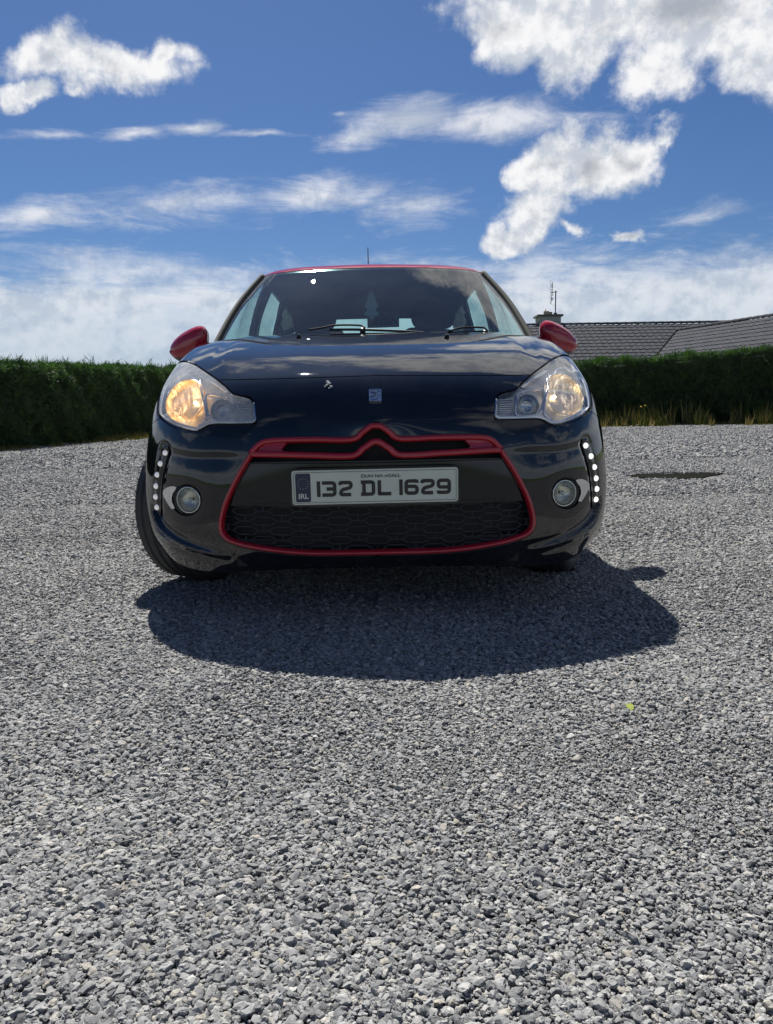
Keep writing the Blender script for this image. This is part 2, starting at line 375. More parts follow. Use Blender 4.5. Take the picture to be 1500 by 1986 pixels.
# loose stones: real crushed stone scattered by geometry nodes, dense near the camera
m, t, out = newmat('stone'); M['stone'] = m
oi = t.node('ShaderNodeObjectInfo'); tcn = t.node('ShaderNodeTexCoord'); rnd = oi.outputs['Random']
geo = t.node('ShaderNodeNewGeometry'); co = geo.outputs['Position']
p = t.node('ShaderNodeBsdfPrincipled', ins={'Roughness': .85, 'Specular IOR Level': .35})
c1 = t.ramp(rnd, [(0, (.13, .131, .130)), (.22, (.215, .216, .212)), (.5, (.285, .286, .278)), (.72, (.34, .338, .325)), (.88, (.39, .384, .36)), (.95, (.36, .33, .27)), (1., (.48, .47, .44))])
c1 = t.mix(t.mr(t.noise(co, 190., 4, .65), .3, .75, .0, .6), c1, t.mix(1., c1, (.48, .5, .53, 1), 'MULTIPLY'))
big = t.noise(co, .55, 5, .6)
c1 = t.mix(t.mr(big, .3, .7, .45, 0.), c1, t.mix(1., c1, (.70, .71, .73, 1), 'MULTIPLY'))
t.set(p.inputs['Base Color'], c1)
bp = t.node('ShaderNodeBump', ins={'Strength': .55, 'Distance': .0015, 'Height': t.noise(co, 600., 4, .6)}); t.set(p.inputs['Normal'], bp.outputs[0]); t.set(out.inputs[0], p.outputs[0])

def scatter(name, pts, scl, variants, mat_, tilt=6.28, parent=None, kind='stuff', rots=None):
    """variants: callable(NT) -> list of geometry sockets (one primitive stone / sprig each)"""
    me = bpy.data.meshes.new(name); me.vertices.add(len(pts)); me.vertices.foreach_set('co', np.asarray(pts, np.float32).ravel())
    a = me.attributes.new('scl', 'FLOAT_VECTOR', 'POINT'); a.data.foreach_set('vector', np.asarray(scl, np.float32).ravel())
    if rots is None: rots = rng.uniform(-math.pi, math.pi, (len(pts), 3))*np.array([tilt/6.28, tilt/6.28, 1])
    a = me.attributes.new('rt', 'FLOAT_VECTOR', 'POINT'); a.data.foreach_set('vector', np.asarray(rots, np.float32).ravel())
    me.materials.append(mat_)
    o = obj(name, me, None, parent); 
    if kind: o['kind'] = kind
    g = bpy.data.node_groups.new(name+'_nodes', 'GeometryNodeTree')
    g.interface.new_socket('Geometry', in_out='INPUT', socket_type='NodeSocketGeometry'); g.interface.new_socket('Geometry', in_out='OUTPUT', socket_type='NodeSocketGeometry')
    t = NT(g); gi = t.node('NodeGroupInput'); go = t.node('NodeGroupOutput')
    j = t.node('GeometryNodeGeometryToInstance')
    socks = variants(t, mat_)
    for s_ in socks[::-1]: t.l.new(s_, j.inputs[0])
    ip = t.node('GeometryNodeInstanceOnPoints'); t.l.new(gi.outputs[0], ip.inputs['Points']); t.l.new(j.outputs[0], ip.inputs['Instance'])
    ip.inputs['Pick Instance'].default_value = True
    ri = t.node('FunctionNodeRandomValue', data_type='INT'); ri.inputs[4].default_value = 0; ri.inputs[5].default_value = len(socks)-1
    t.l.new(ri.outputs[2], ip.inputs['Instance Index'])
    na = t.node('GeometryNodeInputNamedAttribute', data_type='FLOAT_VECTOR'); na.inputs[0].default_value = 'rt'; t.l.new(na.outputs[0], ip.inputs['Rotation'])
    nb = t.node('GeometryNodeInputNamedAttribute', data_type='FLOAT_VECTOR'); nb.inputs[0].default_value = 'scl'; t.l.new(nb.outputs[0], ip.inputs['Scale'])
    t.l.new(ip.outputs[0], go.inputs[0])
    md = o.modifiers.new('scatter', 'NODES'); md.node_group = g
    return o
def stone_variants(sub, nvar):
    def fn(t, mat_):
        res = []
        for k in range(nvar):
            ico = t.node('GeometryNodeMeshIcoSphere'); ico.inputs[0].default_value = 1.; ico.inputs[1].default_value = sub
            pos = t.node('GeometryNodeInputPosition')
            add = t.node('ShaderNodeVectorMath', operation='ADD'); t.l.new(pos.outputs[0], add.inputs[0]); add.inputs[1].default_value = (k*7.3, k*3.1, k*11.7)
            ns = t.node('ShaderNodeTexNoise'); ns.inputs['Scale'].default_value = .95; ns.inputs['Detail'].default_value = 1.5; t.l.new(add.outputs[0], ns.inputs['Vector'])
            sub_ = t.node('ShaderNodeVectorMath', operation='SUBTRACT'); t.l.new(ns.outputs['Color'], sub_.inputs[0]); sub_.inputs[1].default_value = (.5, .5, .5)
            sc = t.node('ShaderNodeVectorMath', operation='SCALE'); t.l.new(sub_.outputs[0], sc.inputs[0]); sc.inputs['Scale'].default_value = 1.9
            sp = t.node('GeometryNodeSetPosition'); t.l.new(ico.outputs[0], sp.inputs[0]); t.l.new(sc.outputs[0], sp.inputs['Offset'])
            sm = t.node('GeometryNodeSetMaterial'); t.l.new(sp.outputs[0], sm.inputs[0]); sm.inputs['Material'].default_value = mat_
            res.append(sm.outputs[0])
        return res
    return fn
def stones():
    P, Sc = [], []
    def zone(d0, d1, dens, s0, s1, k, seed):
        r = np.random.default_rng(seed)
        wmax = .58*d1+(.8 if d1 < 4 else .3); n = int(dens*2*wmax*(d1-d0))
        x = r.uniform(-wmax, wmax, n); d = r.uniform(d0, d1, n)
        keep = np.abs(x) < .58*d+(.7 if d1 < 4 else .25); x, d = x[keep], d[keep]; y = d-DIST
        # worn patches where fine grit shows
        wear = np.sin(x*2.7+np.sin(y*3.3)*1.4)*np.cos(y*2.9+np.sin(x*4.1))
        kp = r.random(len(x)) < np.where(wear > .45, k, 1.); x, y = x[kp], y[kp]
        s = s0*(1+.28*np.sin(x*1.9+np.cos(y*1.3)*2)*np.sin(y*2.2+1))*np.exp(r.normal(0, .42, len(x))); s = np.minimum(s, s1)
        z = ground_h(x, y)*np.clip(1.2-np.abs(x)/9, 0, 1)+s*.22+r.uniform(-.001, .004, len(x))
        P.append(np.stack([x, y, z], 1)); asp = r.uniform(.8, 1.45, (len(x), 1))
        Sc.append(np.concatenate([s[:, None]*asp, s[:, None], s[:, None]*r.uniform(.42, .80, (len(x), 1))*(1. if d1 < 4 else 1.35 if d1 < 6 else 1.75)], 1))
    zone(.70, 1.5, 60000, .0028, .0080, .7, 1)
    zone(1.5, 2.3, 46000, .0033, .0080, .7, 5)
    zone(2.3, 3.6, 26000, .0042, .009, .75, 2)
    zone(3.6, 5.6, 12000, .0062, .011, .8, 3)
    zone(5.6, 9., 4600, .0090, .015, .9, 4)
    zone(9., 20.5, 1000, .0165, .024, 1., 6)
    return np.concatenate(P), np.concatenate(Sc)
P, Sc = stones()
# no stones inside the tyre contact patches
ok = ((P[:, 0]-2.78)/.52)**2+((P[:, 1]-4.57)/.33)**2 > 1
for x0 in (-.73, .73): ok &= ~((np.abs(P[:, 0]-x0) < .10) & (np.abs(P[:, 1]-.80) < .10))
gr = scatter('gravel', P[ok], Sc[ok], stone_variants(2, 9), M['stone'], tilt=1.1)
tag(gr, 'loose grey crushed stone gravel covering the yard', 'gravel')

# ================================================================== CAR BODY SURFACE
# control net: rows run from under the bumper up over the nose to the windscreen, columns from the centre line to the wheel arch
NET = [
 [(0,.035,.185),(.22,.045,.183),(.42,.075,.172),(.57,.14,.160),(.69,.24,.165),(.775,.37,.185),(.835,.465,.200)],
 [(0,.010,.255),(.22,.020,.255),(.42,.050,.255),(.58,.115,.255),(.705,.215,.255),(.800,.345,.258),(.848,.448,.262)],
 [(0,.000,.355),(.22,.012,.355),(.42,.042,.355),(.585,.105,.355),(.712,.208,.355),(.812,.340,.355),(.856,.440,.345)],
 [(0,.000,.455),(.22,.012,.455),(.42,.042,.455),(.585,.105,.455),(.715,.210,.455),(.816,.345,.450),(.858,.449,.405)],
 [(0,.003,.555),(.22,.015,.555),(.42,.050,.555),(.585,.116,.555),(.718,.225,.552),(.818,.365,.540),(.858,.473,.460)],
 [(0,.020,.650),(.22,.034,.650),(.42,.072,.650),(.585,.142,.648),(.718,.255,.642),(.817,.400,.620),(.858,.507,.515)],
 [(0,.062,.733),(.22,.077,.733),(.42,.118,.732),(.585,.195,.728),(.720,.310,.722),(.814,.455,.695),(.858,.551,.560)],
 [(0,.150,.806),(.22,.165,.806),(.42,.208,.805),(.587,.290,.803),(.724,.410,.797),(.808,.545,.765),(.857,.605,.598)],
 [(0,.310,.868),(.22,.325,.869),(.42,.372,.871),(.592,.455,.874),(.728,.570,.868),(.803,.680,.828),(.857,.690,.632)],
 [(0,.530,.925),(.22,.545,.926),(.42,.590,.929),(.600,.665,.932),(.730,.755,.924),(.800,.830,.878),(.856,.800,.645)],
 [(0,.800,.974),(.22,.812,.976),(.42,.845,.979),(.610,.905,.982),(.732,.960,.972),(.798,1.00,.912),(.855,.930,.630)],
 [(0,1.06,1.012),(.22,1.070,1.012),(.42,1.095,1.011),(.620,1.125,1.008),(.735,1.150,.990),(.796,1.170,.925),(.853,1.095,.500)]]
Ct = np.array(NET)                                   # rows x 7 x 3
full = np.concatenate([Ct[:, :0:-1]*np.array([-1, 1, 1]), Ct], 1)   # rows x 13
NS, NTT = 13, len(NET)
def spline_second(n):
    A = np.eye(n); B = np.zeros((n, n))
    for i in range(1, n-1): A[i, i-1:i+2] = [1, 4, 1]; B[i, i-1:i+2] = [6, -12, 6]
    return np.linalg.solve(A, B)
M2s, M2t = spline_second(NS), spline_second(NTT)
def wts(x, n, M2):
    x = np.clip(np.asarray(x, float), 0, n-1); i = np.minimum(x.astype(int), n-2); f = x-i
    Wm = np.zeros((len(x), n)); k = np.arange(len(x))
    Wm[k, i] += 1-f; Wm[k, i+1] += f
    Wm += ((1-f)**3-(1-f))[:, None]/6*M2[i]+(f**3-f)[:, None]/6*M2[i+1]
    return Wm
def surf0(s, t_):
    Ws = wts(np.asarray(s)+6, NS, M2s); Wt = wts(t_, NTT, M2t)
    return np.einsum('ki,ijc,kj->kc', Wt, full, Ws)
def nrm0(s, t_, f=surf0, e=.02):
    s = np.asarray(s, float); t_ = np.asarray(t_, float)
    a = f(np.minimum(s+e, 6), t_)-f(s-e, t_); b = f(s, np.minimum(t_+e, NTT-1))-f(s, np.maximum(t_-e, 0))
    n = np.cross(a, b); return n/np.maximum(np.linalg.norm(n, axis=1), 1e-9)[:, None]
# inversion: line of sight slopes -> surface parameters
gs, gt = np.meshgrid(np.linspace(-.2, 6, 250), np.linspace(0, NTT-1, 420), indexing='ij'); gs, gt = gs.ravel(), gt.ravel()
GP = surf0(gs, gt); GA = GP[:, 0]/(GP[:, 1]+DIST); GB = (GP[:, 2]-CAMH)/(GP[:, 1]+DIST)
_n = nrm0(gs, gt); _vis = ((_n*(GP-np.array([0, -DIST, CAMH]))).sum(1) < .02)
def inv(a, b, side=1):
    a = abs(a) if side else a
    d = (GA-a)**2+(GB-b)**2+np.where(_vis, 0, 1e-4); k = int(np.argmin(d)); s, t_ = gs[k], gt[k]
    for _ in range(6):
        q = surf0([s, s+.01, s], [t_, t_, t_+.01]); A = q[:, 0]/(q[:, 1]+DIST); B = (q[:, 2]-CAMH)/(q[:, 1]+DIST)
        J = np.array([[A[1]-A[0], A[2]-A[0]], [B[1]-B[0], B[2]-B[0]]])/.01
        try: ds = np.linalg.solve(J, [a-A[0], b-B[0]])
        except Exception: break
        ds = np.clip(ds, -.05, .05); s2, t2 = np.clip(s+ds[0], -.2, 6), np.clip(t_+ds[1], 0, NTT-1)
        q = surf0([s2], [t2])[0]; e2 = (q[0]/(q[1]+DIST)-a)**2+((q[2]-CAMH)/(q[1]+DIST)-b)**2
        q = surf0([s], [t_])[0]; e1 = (q[0]/(q[1]+DIST)-a)**2+((q[2]-CAMH)/(q[1]+DIST)-b)**2
        if e2 >= e1: break
        s, t_ = s2, t2
    return s, t_
KS, KT = .148, .118                                   # metres per parameter unit, roughly
def st(pts, step=7., closed=False, smooth=True):
    """photo points (right half) -> (s,t) path"""
    q = cr(pts, step, closed) if smooth else np.array(pts, float)
    return np.array([inv(*ab(x, y)) for x, y in q])
def seg_d(px_, path):
    """distance (metric s,t) of points to polyline and the fraction along"""
    P_ = np.stack([px_[:, 0]*KS, px_[:, 1]*KT], 1); Q = path*np.array([KS, KT]); best = np.full(len(P_), 9.); fr = np.zeros(len(P_)); sg = np.zeros(len(P_)); n = len(Q)-1
    for i in range(n):
        d = Q[i+1]-Q[i]; l2 = max((d**2).sum(), 1e-12); u = np.clip(((P_-Q[i])@d)/l2, 0, 1); r = P_-Q[i]-u[:, None]*d; dd = np.sqrt((r**2).sum(1))
        k = dd < best; best[k] = dd[k]; fr[k] = (i+u[k])/n; sg[k] = np.sign(d[0]*r[k, 1]-d[1]*r[k, 0])
    return best, fr, sg

# ---- sculpted details of the skin, as an offset along its normal
BL1 = st([(1161, 978), (1153, 1000), (1138, 1020), (1108, 1041), (1068, 1057), (1030, 1066)])
BL2 = st([(1163, 1003), (1150, 1022), (1122, 1043), (1085, 1058)])
CRE = st([(1128, 858), (1100, 866), (1072, 870), (1040, 871)])
FOGC = np.array(inv(*ab(1102, 957))); MOUND = np.array(inv(*ab(731, 818)))
LEDP = st([(1138, 858), (1147, 895), (1154, 935), (1155, 975)])
def disp(s, t_):
    q = np.stack([np.abs(s), t_], 1); d = np.zeros(len(q))
    a, fr, sg = seg_d(q, BL1); d += .016*np.exp(-(a/.011)**2)*np.clip(1.15-fr, 0, 1)
    d -= .009*np.exp(-((a-.024)/.014)**2)*np.clip(1.1-fr, 0, 1)
    a, fr, sg = seg_d(q, BL2); d += .006*np.exp(-(a/.009)**2)*np.sin(np.clip(fr, 0, 1)*math.pi)**.5
    a, fr, sg = seg_d(q, CRE)
    below = .5+.5*np.tanh((np.interp(q[:, 0], CRE[::-1, 0], CRE[::-1, 1])-q[:, 1])*KT/.009)
    d -= .006*below*np.exp(-(a/.06)**2)
    a, fr, sg = seg_d(q, LEDP); d -= .004*np.exp(-((a-.022)/.012)**2)
    r = np.hypot((q[:, 0]-FOGC[0])*KS, (q[:, 1]-FOGC[1])*KT); d -= .008*np.exp(-(r/.065)**2)
    r = np.hypot((q[:, 0]-MOUND[0])*KS/1.3, (q[:, 1]-MOUND[1])*KT); d += .010*np.exp(-(r/.05)**2)
    f = np.clip((3.1-q[:, 0])/.5, 0, 1); f = f*f*(3-2*f); g = np.clip((q[:, 1]-7.2)/1.0, 0, 1)
    d += .006*f*g*g*(3-2*g)
    return d
def surf(s, t_):
    s = np.asarray(s, float); t_ = np.asarray(t_, float)
    return surf0(s, t_)+nrm0(s, t_)*disp(s, t_)[:, None]
def nrm(s, t_): return nrm0(s, t_, surf, .012)
def on(path, off=0., side=1):
    path = np.atleast_2d(path); p_ = surf(path[:, 0], path[:, 1]); n = nrm(path[:, 0], path[:, 1]); p_ = p_+n*off
    if side < 0: p_ = p_*[-1, 1, 1]; n = n*[-1, 1, 1]
    return p_, n

# ---- outlines measured on the photograph (right half, mirrored for the left)
HL_LENS = [(1095, 690), (1076, 696), (1060, 707), (1037, 724), (1016, 742), (1004, 755), (985, 761), (970, 766.5), (966, 776), (962.5, 803), (967, 811), (1005, 811), (1043, 810), (1058, 813), (1077, 822), (1100, 817), (1120, 809), (1142, 793), (1146, 778), (1139, 745), (1121, 709), (1108, 695)]
HL_OPEN = [(1096, 687), (1074, 693), (1057, 705), (1034, 722), (1013, 740), (1002, 752), (985, 757), (968, 762), (962, 774), (958, 803), (962, 819), (976, 833), (993, 840), (1018, 839), (1050, 834), (1072, 829), (1100, 823), (1122, 815), (1146, 797), (1150, 779), (1143, 745), (1125, 709), (1110, 692)]
GR_OPEN = [(731, 819), (737, 820), (757, 831.5), (779, 845), (850, 842.5), (935, 841.5), (955, 849), (973, 866), (993, 897), (1013, 932), (1031, 970), (1040, 1005), (1036, 1030), (1012, 1047), (955, 1063), (865, 1075), (731, 1079)]
def stp(pts, step=6.): return st(pts, step, True)
lens_st = stp(HL_LENS); open_st = stp(HL_OPEN)
gr_st = st(GR_OPEN, 7.); gr_st = gr_st[gr_st[:, 0] > .02]; gr_st = np.concatenate([[[0, gr_st[0, 1]]], gr_st, [[0, gr_st[-1, 1]]]])
fog_st = np.array([inv(*ab(1100+29*math.cos(k), 957+31*math.sin(k))) for k in np.linspace(0, 2*math.pi, 40)[:-1]])
def gap(path, wd):
    Q = np.asarray(path)*[KS, KT]; T = np.gradient(Q, axis=0); T /= np.linalg.norm(T, axis=1)[:, None]; N_ = np.stack([-T[:, 1], T[:, 0]], 1)*wd/2
    L_ = (Q+N_)/[KS, KT]; R_ = (Q-N_)/[KS, KT]; q = np.concatenate([L_, R_[::-1]]); q[:, 0] = np.clip(q[:, 0], 0, 6); q[:, 1] = np.clip(q[:, 1], 0, NTT-1); return q
seam = st([(729, 728.5), (800, 728.5), (900, 728.5), (980, 728), (1024, 727), (1037, 726)], 10.); seam[0, 0] = 0
apex = inv(*ab(1094, 690)); side_line = cr([apex, (4.25, 9.6), (4.12, 11)], .15); low = inv(*ab(1145, 798)); fend_line = cr([low, (5.4, low[1]-.25), (6, low[1]-.45)], .1)
gaps = [gap(seam, .0046), gap(side_line, .0046), gap(fend_line, .0044)]
bonnet_poly = np.concatenate([seam, [inv(*ab(1060, 712)), apex], side_line, [(0, 11.01)], [(0, seam[0, 1])]])
fender_poly = np.concatenate([[apex], side_line, [(6.01, 11.01)], fend_line[::-1], [inv(*ab(1120, 800)), inv(*ab(1100, 760))]])

def cdt(loops, ns, nt, s0, s1, t0, t1, clear=.0022):
    """triangulate the parameter rectangle with the loops as constraints; returns (s,t) points and triangles"""
    pts = [tuple(p_) for lp in loops for p_ in lp]; edges = []; k = 0
    for lp in loops:
        n = len(lp); edges += [(k+i, k+(i+1) % n) for i in range(n)]; k += n
    g1, g2 = np.meshgrid(np.linspace(s0, s1, ns), np.linspace(t0, t1, nt), indexing='ij'); G = np.stack([g1.ravel(), g2.ravel()], 1)
    if pts:
        Q = np.array(pts)*[KS, KT]; keep = np.ones(len(G), bool); GG = G*[KS, KT]
        for q in Q: keep &= ((GG-q)**2).sum(1) > clear**2
        b = (np.abs(G[:, 0]-s0) < 1e-9) | (np.abs(G[:, 0]-s1) < 1e-9) | (np.abs(G[:, 1]-t0) < 1e-9) | (np.abs(G[:, 1]-t1) < 1e-9)
        G = G[keep | b]
    allp = [Vector((p_[0]*KS, p_[1]*KT)) for p_ in pts]+[Vector((p_[0]*KS, p_[1]*KT)) for p_ in G]
    v, e, f, *_ = delaunay_2d_cdt(allp, edges, [], 0, 1e-6)
    V = np.array([(q.x/KS, q.y/KT) for q in v]); V[:, 0] = np.clip(V[:, 0], s0, s1); V[:, 1] = np.clip(V[:, 1], t0, t1)
    return V, np.array([tuple(q) for q in f if len(q) == 3])
def skin(name, V, Fc, mat_, parent, sides=(1, -1), off=0., lip=.008, shift=None, edge_skip=None, joinm=True):
    """turn parameter triangles into a shell with a turned-in rim"""
    use, invx = np.unique(Fc.ravel(), return_inverse=True); Vs = V[use]; Fs = invx.reshape(-1, 3)
    P_, N_ = surf(Vs[:, 0], Vs[:, 1]), nrm(Vs[:, 0], Vs[:, 1]); P_ = P_+N_*off
    if shift is not None: P_ = P_+np.array(shift)
    # orientation
    a = P_[Fs[:, 0]]; cx = np.cross(P_[Fs[:, 1]]-a, P_[Fs[:, 2]]-a); flip = (cx*N_[Fs[:, 0]]).sum(1) < 0; Fs[flip] = Fs[flip][:, ::-1]
    cnt = {}
    for tri in Fs:
        for i in range(3): cnt[(tri[i], tri[(i+1) % 3])] = 1
    bd = [e_ for e_ in cnt if (e_[1], e_[0]) not in cnt and not (abs(Vs[e_[0], 0]) < 1e-6 and abs(Vs[e_[1], 0]) < 1e-6)]
    vv, ff, nn = [list(P_)], [list(map(tuple, Fs))], [list(N_)]
    if lip:
        lv, lf, ln_ = [], [], []
        for i, j in bd:
            k = len(P_)+len(lv); lv += [P_[i], P_[j], P_[j]-N_[j]*lip, P_[i]-N_[i]*lip]; lf.append((k+3, k+2, k+1, k))
            nq = np.cross(P_[j]-P_[i], N_[i]); nq = nq/max(np.linalg.norm(nq), 1e-9); ln_ += [nq]*2+[nq]*2
        vv.append(lv); ff.append(lf); nn.append(ln_)
    v = np.array([q for l_ in vv for q in l_]); n = np.array([q for l_ in nn for q in l_]); f = [q for l_ in ff for q in l_]
    res = []
    if joinm and len(sides) == 2:
        me = mesh(name, np.concatenate([v, v*[-1, 1, 1]]), f+[tuple(x+len(v) for x in q[::-1]) for q in f], True, np.concatenate([n, n*[-1, 1, 1]]))
        return obj(name, me, mat_, parent)
    for sd_ in sides:
        vv_ = v*[sd_, 1, 1]; nn_ = n*[sd_, 1, 1]; ff_ = f if sd_ > 0 else [q[::-1] for q in f]
        res.append(obj(name, mesh(name, vv_, ff_, True, nn_), mat_, parent[sd_] if isinstance(parent, dict) else parent))
    return res
def sweep(path, hw, ht, sink=.006, base=0., side=1, closed=False, taper=None):
    """moulded strip lying on the skin"""
    P_, N_ = on(path, base, side); T = np.gradient(P_, axis=0)
    if closed: T = np.roll(P_, -1, 0)-np.roll(P_, 1, 0)
    T /= np.linalg.norm(T, axis=1)[:, None]; B_ = np.cross(T, N_); n = len(P_)
    v, f = [], []
    prof = [(-1, -sink), (-1, .45*ht), (-.72, .85*ht), (-.3, ht), (.3, ht), (.72, .85*ht), (1, .45*ht), (1, -sink)]
    for i in range(n):
        h_ = hw[i] if hasattr(hw, '__len__') else hw
        for a, b in prof: v.append(P_[i]+B_[i]*a*h_+N_[i]*b)
    m_ = len(prof)
    for i in range(n if closed else n-1):
        for k in range(m_-1): j = (i+1) % n; f.append((i*m_+k, j*m_+k, j*m_+k+1, i*m_+k+1))
    if not closed: f.append(tuple(range(m_))[::-1]); f.append(tuple(range((n-1)*m_, n*m_)))
    if side < 0: f = [q[::-1] for q in f]
    return v, f
def merged(name, parts, mat_, parent, smooth=False):
    v, f = join(parts); return obj(name, mesh(name, v, f, smooth), mat_, parent)

car = tag(empty('car', (0, 0, 0)), 'glossy black hatchback with red roof, mirrors and grille trim, headlights lit, on gravel', 'car')
loops = [open_st, lens_st, gr_st, fog_st]+gaps
V, T3 = cdt(loops, 96, 170, 0, 6, 0, NTT-1)
Cn = V[T3].mean(1)
i_open, i_lens, i_gr, i_fog = (inpoly(Cn, l_) for l_ in (open_st, lens_st, gr_st, fog_st))
i_gap = np.zeros(len(Cn), bool)
for g_ in gaps: i_gap |= inpoly(Cn, g_)
i_gap &= ~(i_open | i_gr)
solid = ~(i_open | i_gr | i_fog | i_gap)
i_bon = inpoly(Cn, bonnet_poly); i_fen = inpoly(Cn, fender_poly) & ~i_bon
skin('bonnet', V, T3[solid & i_bon], M['black'], car)
skin('front_wing', V, T3[solid & i_fen], M['black'], car, joinm=False)
skin('front_bumper', V, T3[solid & ~i_bon & ~i_fen], M['black'], car)
skin('panel_gap', V, T3[i_gap], M['matt'], car, off=-.007, lip=0)
# headlights
hl = {}
for sd_ in (1, -1):
    hl[sd_] = tag(empty('headlight', parent=car), 'clear lit headlight' if sd_ > 0 else 'lit headlight with sun haze put into its lens')
skin('lamp_surround', V, T3[i_open & ~i_lens], M['gloss'], hl, off=-.012, lip=.02, joinm=False)
skin('lens', V, T3[i_lens], M['lens'], hl, off=-.001, lip=.004, sides=(1,), joinm=False); skin('lens', V, T3[i_lens], M['lens_sunhaze'], hl, off=-.001, lip=.004, sides=(-1,), joinm=False)
# housing bowl: floor set back, with walls
def housing(sd_):
    use, invx = np.unique(T3[i_lens].ravel(), return_inverse=True); Vs = V[use]; Fs = invx.reshape(-1, 3)
    P_, N_ = surf(Vs[:, 0], Vs[:, 1]), nrm(Vs[:, 0], Vs[:, 1]); cen = P_.mean(0)
    back = cen+(P_-cen)*.90+np.array([-.02, .075, -.012]); front = P_-N_*.006
    E_ = {}
    a = P_[Fs[:, 0]]; cx = np.cross(P_[Fs[:, 1]]-a, P_[Fs[:, 2]]-a); fl = (cx*N_[Fs[:, 0]]).sum(1) < 0; Fs[fl] = Fs[fl][:, ::-1]
    for tri in Fs:
        for i in range(3): E_[(tri[i], tri[(i+1) % 3])] = 1
    f = list(map(tuple, Fs)); n = len(back); v = list(back)+list(front)
    for i, j in E_:
        if (j, i) not in E_: f.append((i, j, j+n, i+n))
    v = np.array(v)*[sd_, 1, 1]
    if sd_ < 0: f = [q[::-1] for q in f]
    return mesh('housing', v, f, False)
for sd_ in (1, -1): obj('housing', housing(sd_), M['housing'], hl[sd_])
def bowl(cx, cy, rpx, depth, inset, name, mat_, parent, side, nw=.6, squash=1., seg=36):
    """dished reflector behind the lens, opening along the outward normal"""
    s_, t_ = inv(*ab(cx, cy)); P_, N_ = on([(s_, t_)], -inset); p_ = Vector(P_[0]); n = (Vector(N_[0])*nw+Vector((0, -1, 0))*(1-nw)).normalized()
    r = rpx/F*(p_.y+DIST); prof = [(r*1.06, .000), (r*1.03, .004), (r, .003)]+[(r*math.cos(q)**.8, -depth*math.sin(q)) for q in np.linspace(.05, 1.5, 9)]
    v, f = lathe(prof, seg, p_, n, Vector((0, 0, 1)).cross(n)); v = [Vector((side*q.x, q.y, q.z)) for q in v]
    if side < 0: f = [q[::-1] for q in f]
    o = obj(name, mesh(name, v, f, True), mat_, parent); return o, Vector((side*p_.x, p_.y, p_.z)), Vector((side*n.x, n.y, n.z)), r
def ball(c, r, seg=14, sc=(1, 1, 1)):
    return grid(lambda a, b: Vector(c)+Vector((r*sc[0]*math.sin(b*math.pi)*math.cos(a*2*math.pi), r*sc[1]*math.sin(b*math.pi)*math.sin(a*2*math.pi), r*sc[2]*math.cos(b*math.pi))), seg, seg//2+2, closeu=True)
for sd_ in (1, -1):
    h_ = hl[sd_]
    o, c, n, r = bowl(1103, 757, 42, .055, .022, 'main_reflector', M['optic'] if sd_ > 0 else M['optic_amber'], h_, sd_, .6)
    v, f = ball(c-n*.030+Vector((sd_*-.018, 0, .004)), .007); obj('bulb', mesh('bulb', v, f, True), M['warm'], h_)
    
    bowl(1033, 777, 21, .035, .026, 'beam_reflector', M['silver'], h_, sd_, .5)
    tr = [sweep(st([(965, 770), (963.5, 803), (969, 807), (1005, 807), (1043, 806), (1058, 809), (1077, 817), (1100, 812), (1120, 804), (1140, 789)], 6.), .005, .004, .003, -.012, sd_),
          sweep(st([(1068, 716), (1067, 745), (1062, 770), (1060, 795), (1066, 806), (1076, 812)], 6.), .0035, .004, .004, -.014, sd_),
          sweep(st([(1008, 757), (1035, 751), (1058, 748), (1060, 765), (1057, 785), (1047, 800), (1012, 803), (1004, 795), (1005, 770)], 6., True), .003, .004, .004, -.016, sd_, True),
          sweep(st([(1014, 747), (1040, 727), (1066, 713)], 6.), .0035, .004, .004, -.012, sd_),
          sweep(st([(1072, 735), (1082, 712), (1100, 708), (1120, 722), (1133, 748)], 6.), .0030, .004, .004, -.014, sd_)]
    merged('lamp_bezel', tr, M['chrome'], h_, True)
    sl = [sweep(st([(971, y0), (998, y0-1)], 6.), .0022, .003, .004, -.02, sd_) for y0 in np.linspace(769, 801, 8)]
    merged('indicator_rib', sl, M['silver'], h_, True)
    s_, t_ = inv(*ab(1021, 742)); P_, _ = on([(s_, t_)], -.022, sd_); v, f = ball(P_[0], .007); obj('marker_bulb', mesh('marker_bulb', v, f, True), M['silver'], h_)
# fog lamps
fogs = {}
for sd_ in (1, -1):
    fogs[sd_] = fg = empty('fog_lamp', parent=car)
    o, c, n, r = bowl(1100, 957, 24, .030, .004, 'reflector', M['fogbowl'], fg, sd_, .45)
    v, f = lathe([(r*1.0, .002), (r*1.05, .004), (r*1.09, .002), (r*1.14, -.006), (r*1.14, -.03)], 40, c, n); obj('chrome_ring', mesh('chrome_ring', v, f, True), M['chrome'], fg)
    v, f = lathe([(r*q, .004*(1-q*q)+.001) for q in (1., .8, .6, .4, .2, .001)], 36, c, n); obj('lens', mesh('lens', v, f, True), M['foglens'], fg)
    v, f = ball(c-n*.012, .008); obj('bulb', mesh('bulb', v, f, True), M['silver'], fg)
    v, f = lathe([(r*1.14, -.004), (r*1.5, -.012), (r*1.7, -.02)], 36, c, n); obj('recess', mesh('recess', v, f, True), M['matt'], fg)
LEDS = [(1136.5, 864), (1144, 885), (1150, 906), (1153, 927.5), (1154.5, 948), (1153.5, 968)]
PATCH = {}
